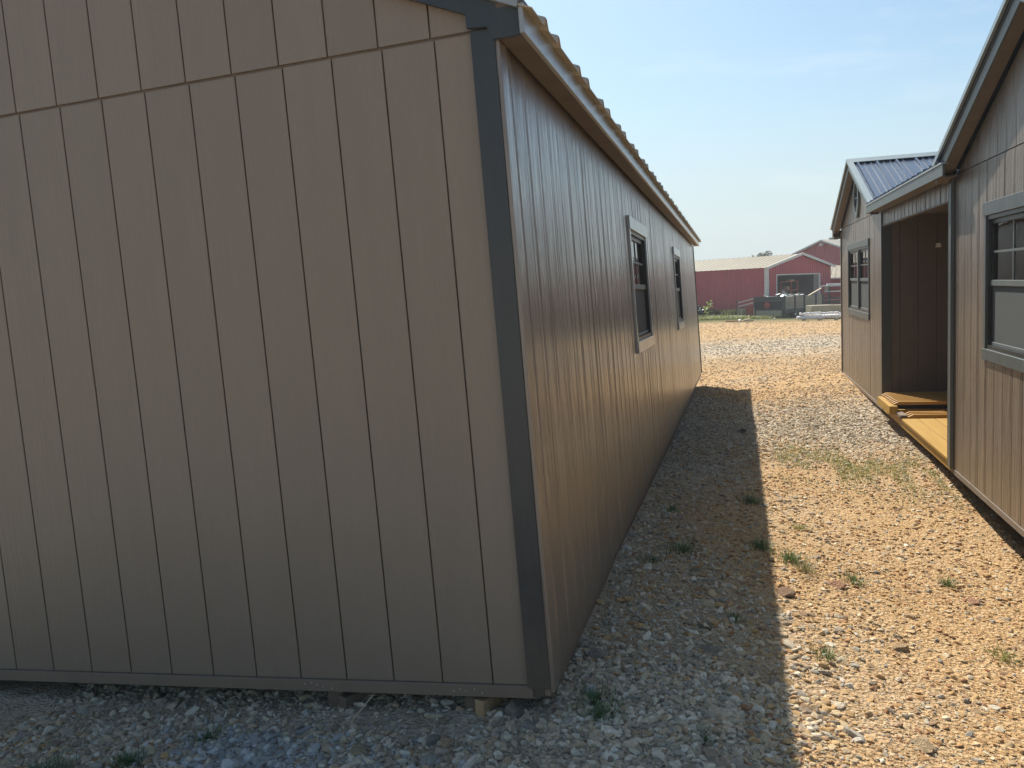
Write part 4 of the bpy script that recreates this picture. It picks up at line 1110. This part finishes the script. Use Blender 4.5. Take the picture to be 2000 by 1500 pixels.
b2 = thing('far_barn', 'tall red barn with white-trimmed gable rising behind the low red barn', 'barn',
           mw=Matrix(((.784, .6205, 0, 7.42), (-.617, .7786, 0, 80.4), (0, 0, 1, CZ - 2.3), (0, 0, 0, 1))))
H2 = 5.72
wall_ribs(-6, 6, 0, lambda u: H2 - .36 * abs(u), lambda u, h, z: (u, -h, z)).build('gable_wall', M_red, b2)
MB().box(-6, -5.9, .05, 22, 0, 3.5).box(5.9, 6, .05, 22, 0, 3.5).box(-5.9, 5.9, 21.9, 22, 0, 3.5).build('side_wall', M_red, b2)
for sd in (-1, 1):
    for i in range(6):
        pr = rib_profile(-.4 + i * 3.75, -.4 + (i + 1) * 3.75, .45, .03, .09)
        def fn(u, h, t, sd=sd): return (sd * 6.3 * (1 - t), u, H2 + .05 - .36 * 6.3 * (1 - t) + h)
        sheet(pr, fn, .01).build('roof_panel', M_barnroof2, b2)
    MB().prism([(0, H2 - .1), (sd * 6.3, H2 - .1 - .36 * 6.3), (sd * 6.3, H2 + .05 - .36 * 6.3), (0, H2 + .05)], 1, -.45, -.40).build('gable_trim', M_white, b2)
MB().box(-.12, .12, -.5, -.1, H2 - .5, H2 - .28).build('barn_light', M_white, b2)

# lumber rack under the lean-to
rk_ = thing('lumber_rack', 'rack of stacked metal sheets and boards under the lean-to roof', 'rack', (4.95, 56.4, CZ - 2.2), math.atan2(-.1, 1.8))
for u in (.55, 2.6): MB().box(u, u + .1, .0, .1, 0, 1.85).box(u, u + .1, 1.0, 1.1, 0, 1.85).build('upright', M_steel, rk_)
for k, (z_, t_, mt, x0) in enumerate(((1.76, .06, M_metal, .0), (1.42, .05, M_metal, .3), (1.02, .05, M_steel, .1), (.92, .04, M_greyplank, .2), (.72, .09, M_steel, .15), (.55, .06, M_greyplank, .3))):
    MB().box(x0, 3.4, -.15 - .03 * k, 1.1, z_, z_ + t_).build('sheet_stack', mt, rk_)
MB().box(.45, 3.2, -.1, .9, 1.83, 1.93).build('sheet_stack', M_litter, rk_)
MB().box(.32, .52, -.05, .6, 1.48, 1.74).build('carton', M_concrete, rk_)

# concrete block and wrapped bundles
cb_ = thing('concrete_barrier', 'long tan concrete block lying in front of the trailer wheels', 'concrete block', (3.84, 48.3, CZ - 2.12), math.atan2(.3, 1.16))
MB().prism([(0, .0), (0, .72), (.04, .76), (.86, .76), (.9, .72), (.9, 0)], 0, 0, 1.22).build('block_body', M_concrete, cb_, .02)
MB().box(1.25, 3.2, .1, .85, 0, .74).build('block_body', M_concrete, cb_, .02)
def bundle(label, x0, y0, x1, y1, z_, r_):
    t = thing('wrapped_bundle', label, 'pipe bundle', (x0, y0, CZ - 2.12), 0, 'white wrapped pipe bundles stacked in front of the trailer')
    k = 10; mb = MB()
    pts = [(x0 + (x1 - x0) * i / k, y0 + (y1 - y0) * i / k, z_ + rnd.uniform(-.025, .025)) for i in range(k + 1)]
    for p_, q_ in zip(pts[:-1], pts[1:]): mb.tube((p_[0] - x0, p_[1] - y0, p_[2]), (q_[0] - x0, q_[1] - y0, q_[2]), r_ * rnd.uniform(.85, 1.1), r_ * rnd.uniform(.85, 1.1), 8)
    mb.build('wrapping', M_wrap, t, 0, True); return t
bundle('topmost long white wrapped bundle in front of the concrete block', 3.08, 46.0, 5.0, 46.4, .42, .055)
bundle('thick white wrapped bundle lying lowest, nearest the viewer', 2.95, 45.9, 4.3, 46.2, .22, .085)
bundle('white wrapped bundle lying at the right, half behind the cabin wall', 4.2, 46.3, 5.6, 46.6, .25, .09)
bundle('thin white bundle crossing behind the two upper ones', 3.3, 46.4, 5.4, 46.6, .34, .05)
for wh, x, y in (('left', 3.3, 46.05), ('middle', 4.1, 46.3), ('right', 4.9, 46.45)):
    o = MB().box(-.3, .3, -.05, .05, 0, .13).build('timber_sleeper', M_greyplank); o.location = (x, y, CZ - 2.11); o.rotation_euler = (0, 0, 1.3)
    tag(o, wh + ' one of three grey timber sleepers under the white wrapped bundles', 'sleeper', 'sleepers under the wrapped bundles')

# scrap by the near end of the barn wall
sc_ = far_thing('scrap_heap', 'dark heap of old machine parts by the barn wall, beside the shed corner', 'scrap heap', -2.42, 56.8)
mb = MB()
for k in range(12):
    a = rnd.uniform(0, 6.28); mb.tube((rnd.uniform(-.3, .3), rnd.uniform(-.3, .3), rnd.uniform(0, .3)), (rnd.uniform(-.35, .35), rnd.uniform(-.3, .3), rnd.uniform(.2, .95)), rnd.uniform(.03, .11), k=8)
tag(mb.build('machine_parts', M_steel, sc_), kind='stuff')
MB().tube((.1, -.2, .14), (.1, -.05, .2), .2, k=14).build('old_wheel', M_tyre, sc_)
MB().box(-.05, .2, -.3, -.25, .45, .5).box(-.1, .02, -.28, -.24, .72, .8).build('pale_bracket', M_metal, sc_)
bl = far_thing('weathered_box', 'small grey wooden box standing in weeds against the red barn wall', 'box', .35, 55.9)
MB().box(-.35, .35, -.2, .2, 0, .5).build('box_body', M_greyplank, bl, .01)
MB().box(-.37, .37, -.22, .22, .501, .53).build('lid', M_greyplank, bl)
# boards dropped on the clay
for k, (lb, dx, dy, L_, az, mt) in enumerate((('dark red board lying flat in the small pile on the far clay', -.25, 0, .9, .1, M_rust),
                                              ('pale board resting on the dark red one in the far clay', .3, .08, .55, .5, M_lum),
                                              ('short white scrap standing in the small pile on the far clay', .0, .0, .2, 1.4, M_litter),
                                              ('second dark board at the right of the small pile', .45, -.1, .5, -.1, M_blockd))):
    x, y = .12 + dx, 45.8 + dy
    o = MB().box(-L_ / 2, L_ / 2, -.05, .05, 0, .05).build('scrap_board', mt, None, .004); o.location = (x, y, zg(x, y) + .01 + .04 * (k in (1, 2))); o.rotation_euler = (0, -.25 if k in (1, 2) else 0, az)
    tag(o, lb, 'board')
for k, (lb, x, y) in enumerate((('white scrap of litter in the weeds left of the trailer', .25, 50.2), ('white scrap of litter nearest the trailer drawbar', 1.15, 50.1), ('white scrap of litter on the clay below the trailer', 1.95, 48.6))):
    o = bpy.data.objects.new('litter', stone_mesh(70 + k, 1)); o.data.materials.append(M_litter); COL.objects.link(o); o.scale = (.09, .07, .09); o.location = (x, y, zg(x, y) + .05); tag(o, lb, 'litter')

# broad-leaved plant at the barn wall
pt = far_thing('broadleaf_plant', 'bright broad-leaved plant growing against the long red barn wall', 'plant', -1.85, 57.2)
mb = MB(); mb.tube((0, 0, 0), (.12, 0, .95), .02, .01, 6); mb.tube((.02, 0, .2), (-.3, -.05, .6), .015, .008, 6); mb.build('stem', M_weed, pt)
M_leaf = grass_mat('bright_leaf', (.24, .38, .07), (.42, .55, .14))
lm_ = bpy.data.meshes.new('leaf'); lm_.from_pydata([(0, -.5, 0), (.35, -.15, .05), (.3, .3, .02), (0, .5, -.08), (-.3, .3, .02), (-.35, -.15, .05)], [], [(0, 1, 2, 3, 4, 5)]); lm_.materials.append(M_leaf)
for k in range(44):
    o = bpy.data.objects.new('leaf', lm_); COL.objects.link(o); o.parent = pt
    t = rnd.random()
    c = Vector((.12 * t, 0, .95 * t)) if k % 3 else Vector((-.3 * t, 0, .2 + .45 * t))
    o.location = c + Vector((rnd.gauss(0, .13), rnd.gauss(0, .13), rnd.gauss(.05, .08)))
    q = rnd.uniform(.11, .24); o.scale = (q, q, q); o.rotation_euler = (rnd.uniform(-.8, .8), rnd.uniform(-.8, .8), rnd.uniform(0, 6.28))

# trees beyond the barns
M_fol = grass_mat('tree_leaves', (.035, .055, .022), (.08, .105, .04))
M_bark = simple('grey_bark', (.12, .10, .08), .9)
def tree(label, x, y, h, rad, seed, group='trees beyond the red barns', n_=1500):
    t = thing('tree', label, 'tree', (x, y, CZ - 2.4), 0, group)
    rr = random.Random(seed)
    mb = MB(); mb.tube((0, 0, 0), (.1, 0, h * .55), .05 * h ** .8 * .6, .02 * h ** .8, 8)
    cl = []
    for k in range(11):
        a = rr.uniform(0, 6.28); r_ = rad * rr.uniform(.2, .8); c = Vector((r_ * math.cos(a), r_ * math.sin(a), h * rr.uniform(.55, .93)))
        cl.append((c, rad * rr.uniform(.25, .45))); mb.tube((0.05, 0, h * .4), c, .05, .02, 5)
    mb.build('trunk', M_bark, t)
    mb = MB()
    for k in range(n_):
        c, r_ = cl[k % len(cl)]; d = Vector((rr.gauss(0, 1), rr.gauss(0, 1), rr.gauss(0, .8))); d = d.normalized() * r_ * rr.random() ** .4
        p_ = c + d; q = rr.uniform(.08, .2); u = Vector((rr.gauss(0, 1), rr.gauss(0, 1), rr.gauss(0, 1))).normalized(); v = u.orthogonal().normalized()
        mb.add([p_ - u * q, p_ + v * q * .6, p_ + u * q, p_ - v * q * .6], [(0, 1, 2, 3)])
    me_ = bpy.data.meshes.new('crown'); me_.from_pydata(mb.v, [], mb.f); me_.materials.append(M_fol)
    o = bpy.data.objects.new('crown', me_); COL.objects.link(o); o.parent = t
    return t
tree('bushy tree whose top shows over the left part of the low tan roof', 3.0, 123, 6.6, 2.0, 1)
tree('smaller tree showing just right of the bushy one over the tan roof', 5.4, 125, 6.35, 1.2, 2)
tree('tree top showing over the left rake of the tall red barn', 11.5, 112, 7.7, 1.5, 3)
tree('tree top showing over the ridge of the tall red barn', 15.0, 118, 9.0, 1.7, 4)
mb = MB(); rr = random.Random(5)
for k in range(16000):
    a = rr.random(); x = -150 + 135 * a; y = 95 + 30 * math.sin(a * 5) + rr.uniform(0, 10)
    z_ = rr.random() ** .7 * (6.5 + 2.5 * mnoise.noise(Vector((x * .12, 0, 0)))); q = rr.uniform(.5, 1.2)
    u = Vector((rr.gauss(0, 1), rr.gauss(0, 1), rr.gauss(0, 1))).normalized(); v = u.orthogonal().normalized(); p_ = Vector((x, y, z_ - 1))
    mb.add([p_ - u * q, p_ + v * q * .6, p_ + u * q, p_ - v * q * .6], [(0, 1, 2, 3)])
me_ = bpy.data.meshes.new('far_wood'); me_.from_pydata(mb.v, [], mb.f); me_.materials.append(M_fol)
o = bpy.data.objects.new('far_wood', me_); COL.objects.link(o); tag(o, 'dark line of trees far beyond the yard', kind='stuff')

# ------------------------------------------------------------------ thin summer haze
hz = MB().box(-140, 140, -40, 170, -2.2, 12.5).build('haze', M_dark)
hm, n, l, p = mat('haze_air'); n.remove(p)
vp = n.new('ShaderNodeVolumePrincipled'); vp.inputs['Density'].default_value = .0012; vp.inputs['Color'].default_value = (.93, .96, 1, 1)
vp.inputs['Anisotropy'].default_value = .2
l.new(vp.outputs[0], n['Material Output'].inputs['Volume'])
hz.data.materials.clear(); hz.data.materials.append(hm)
tag(hz, 'thin pale summer haze over the yard', kind='stuff')
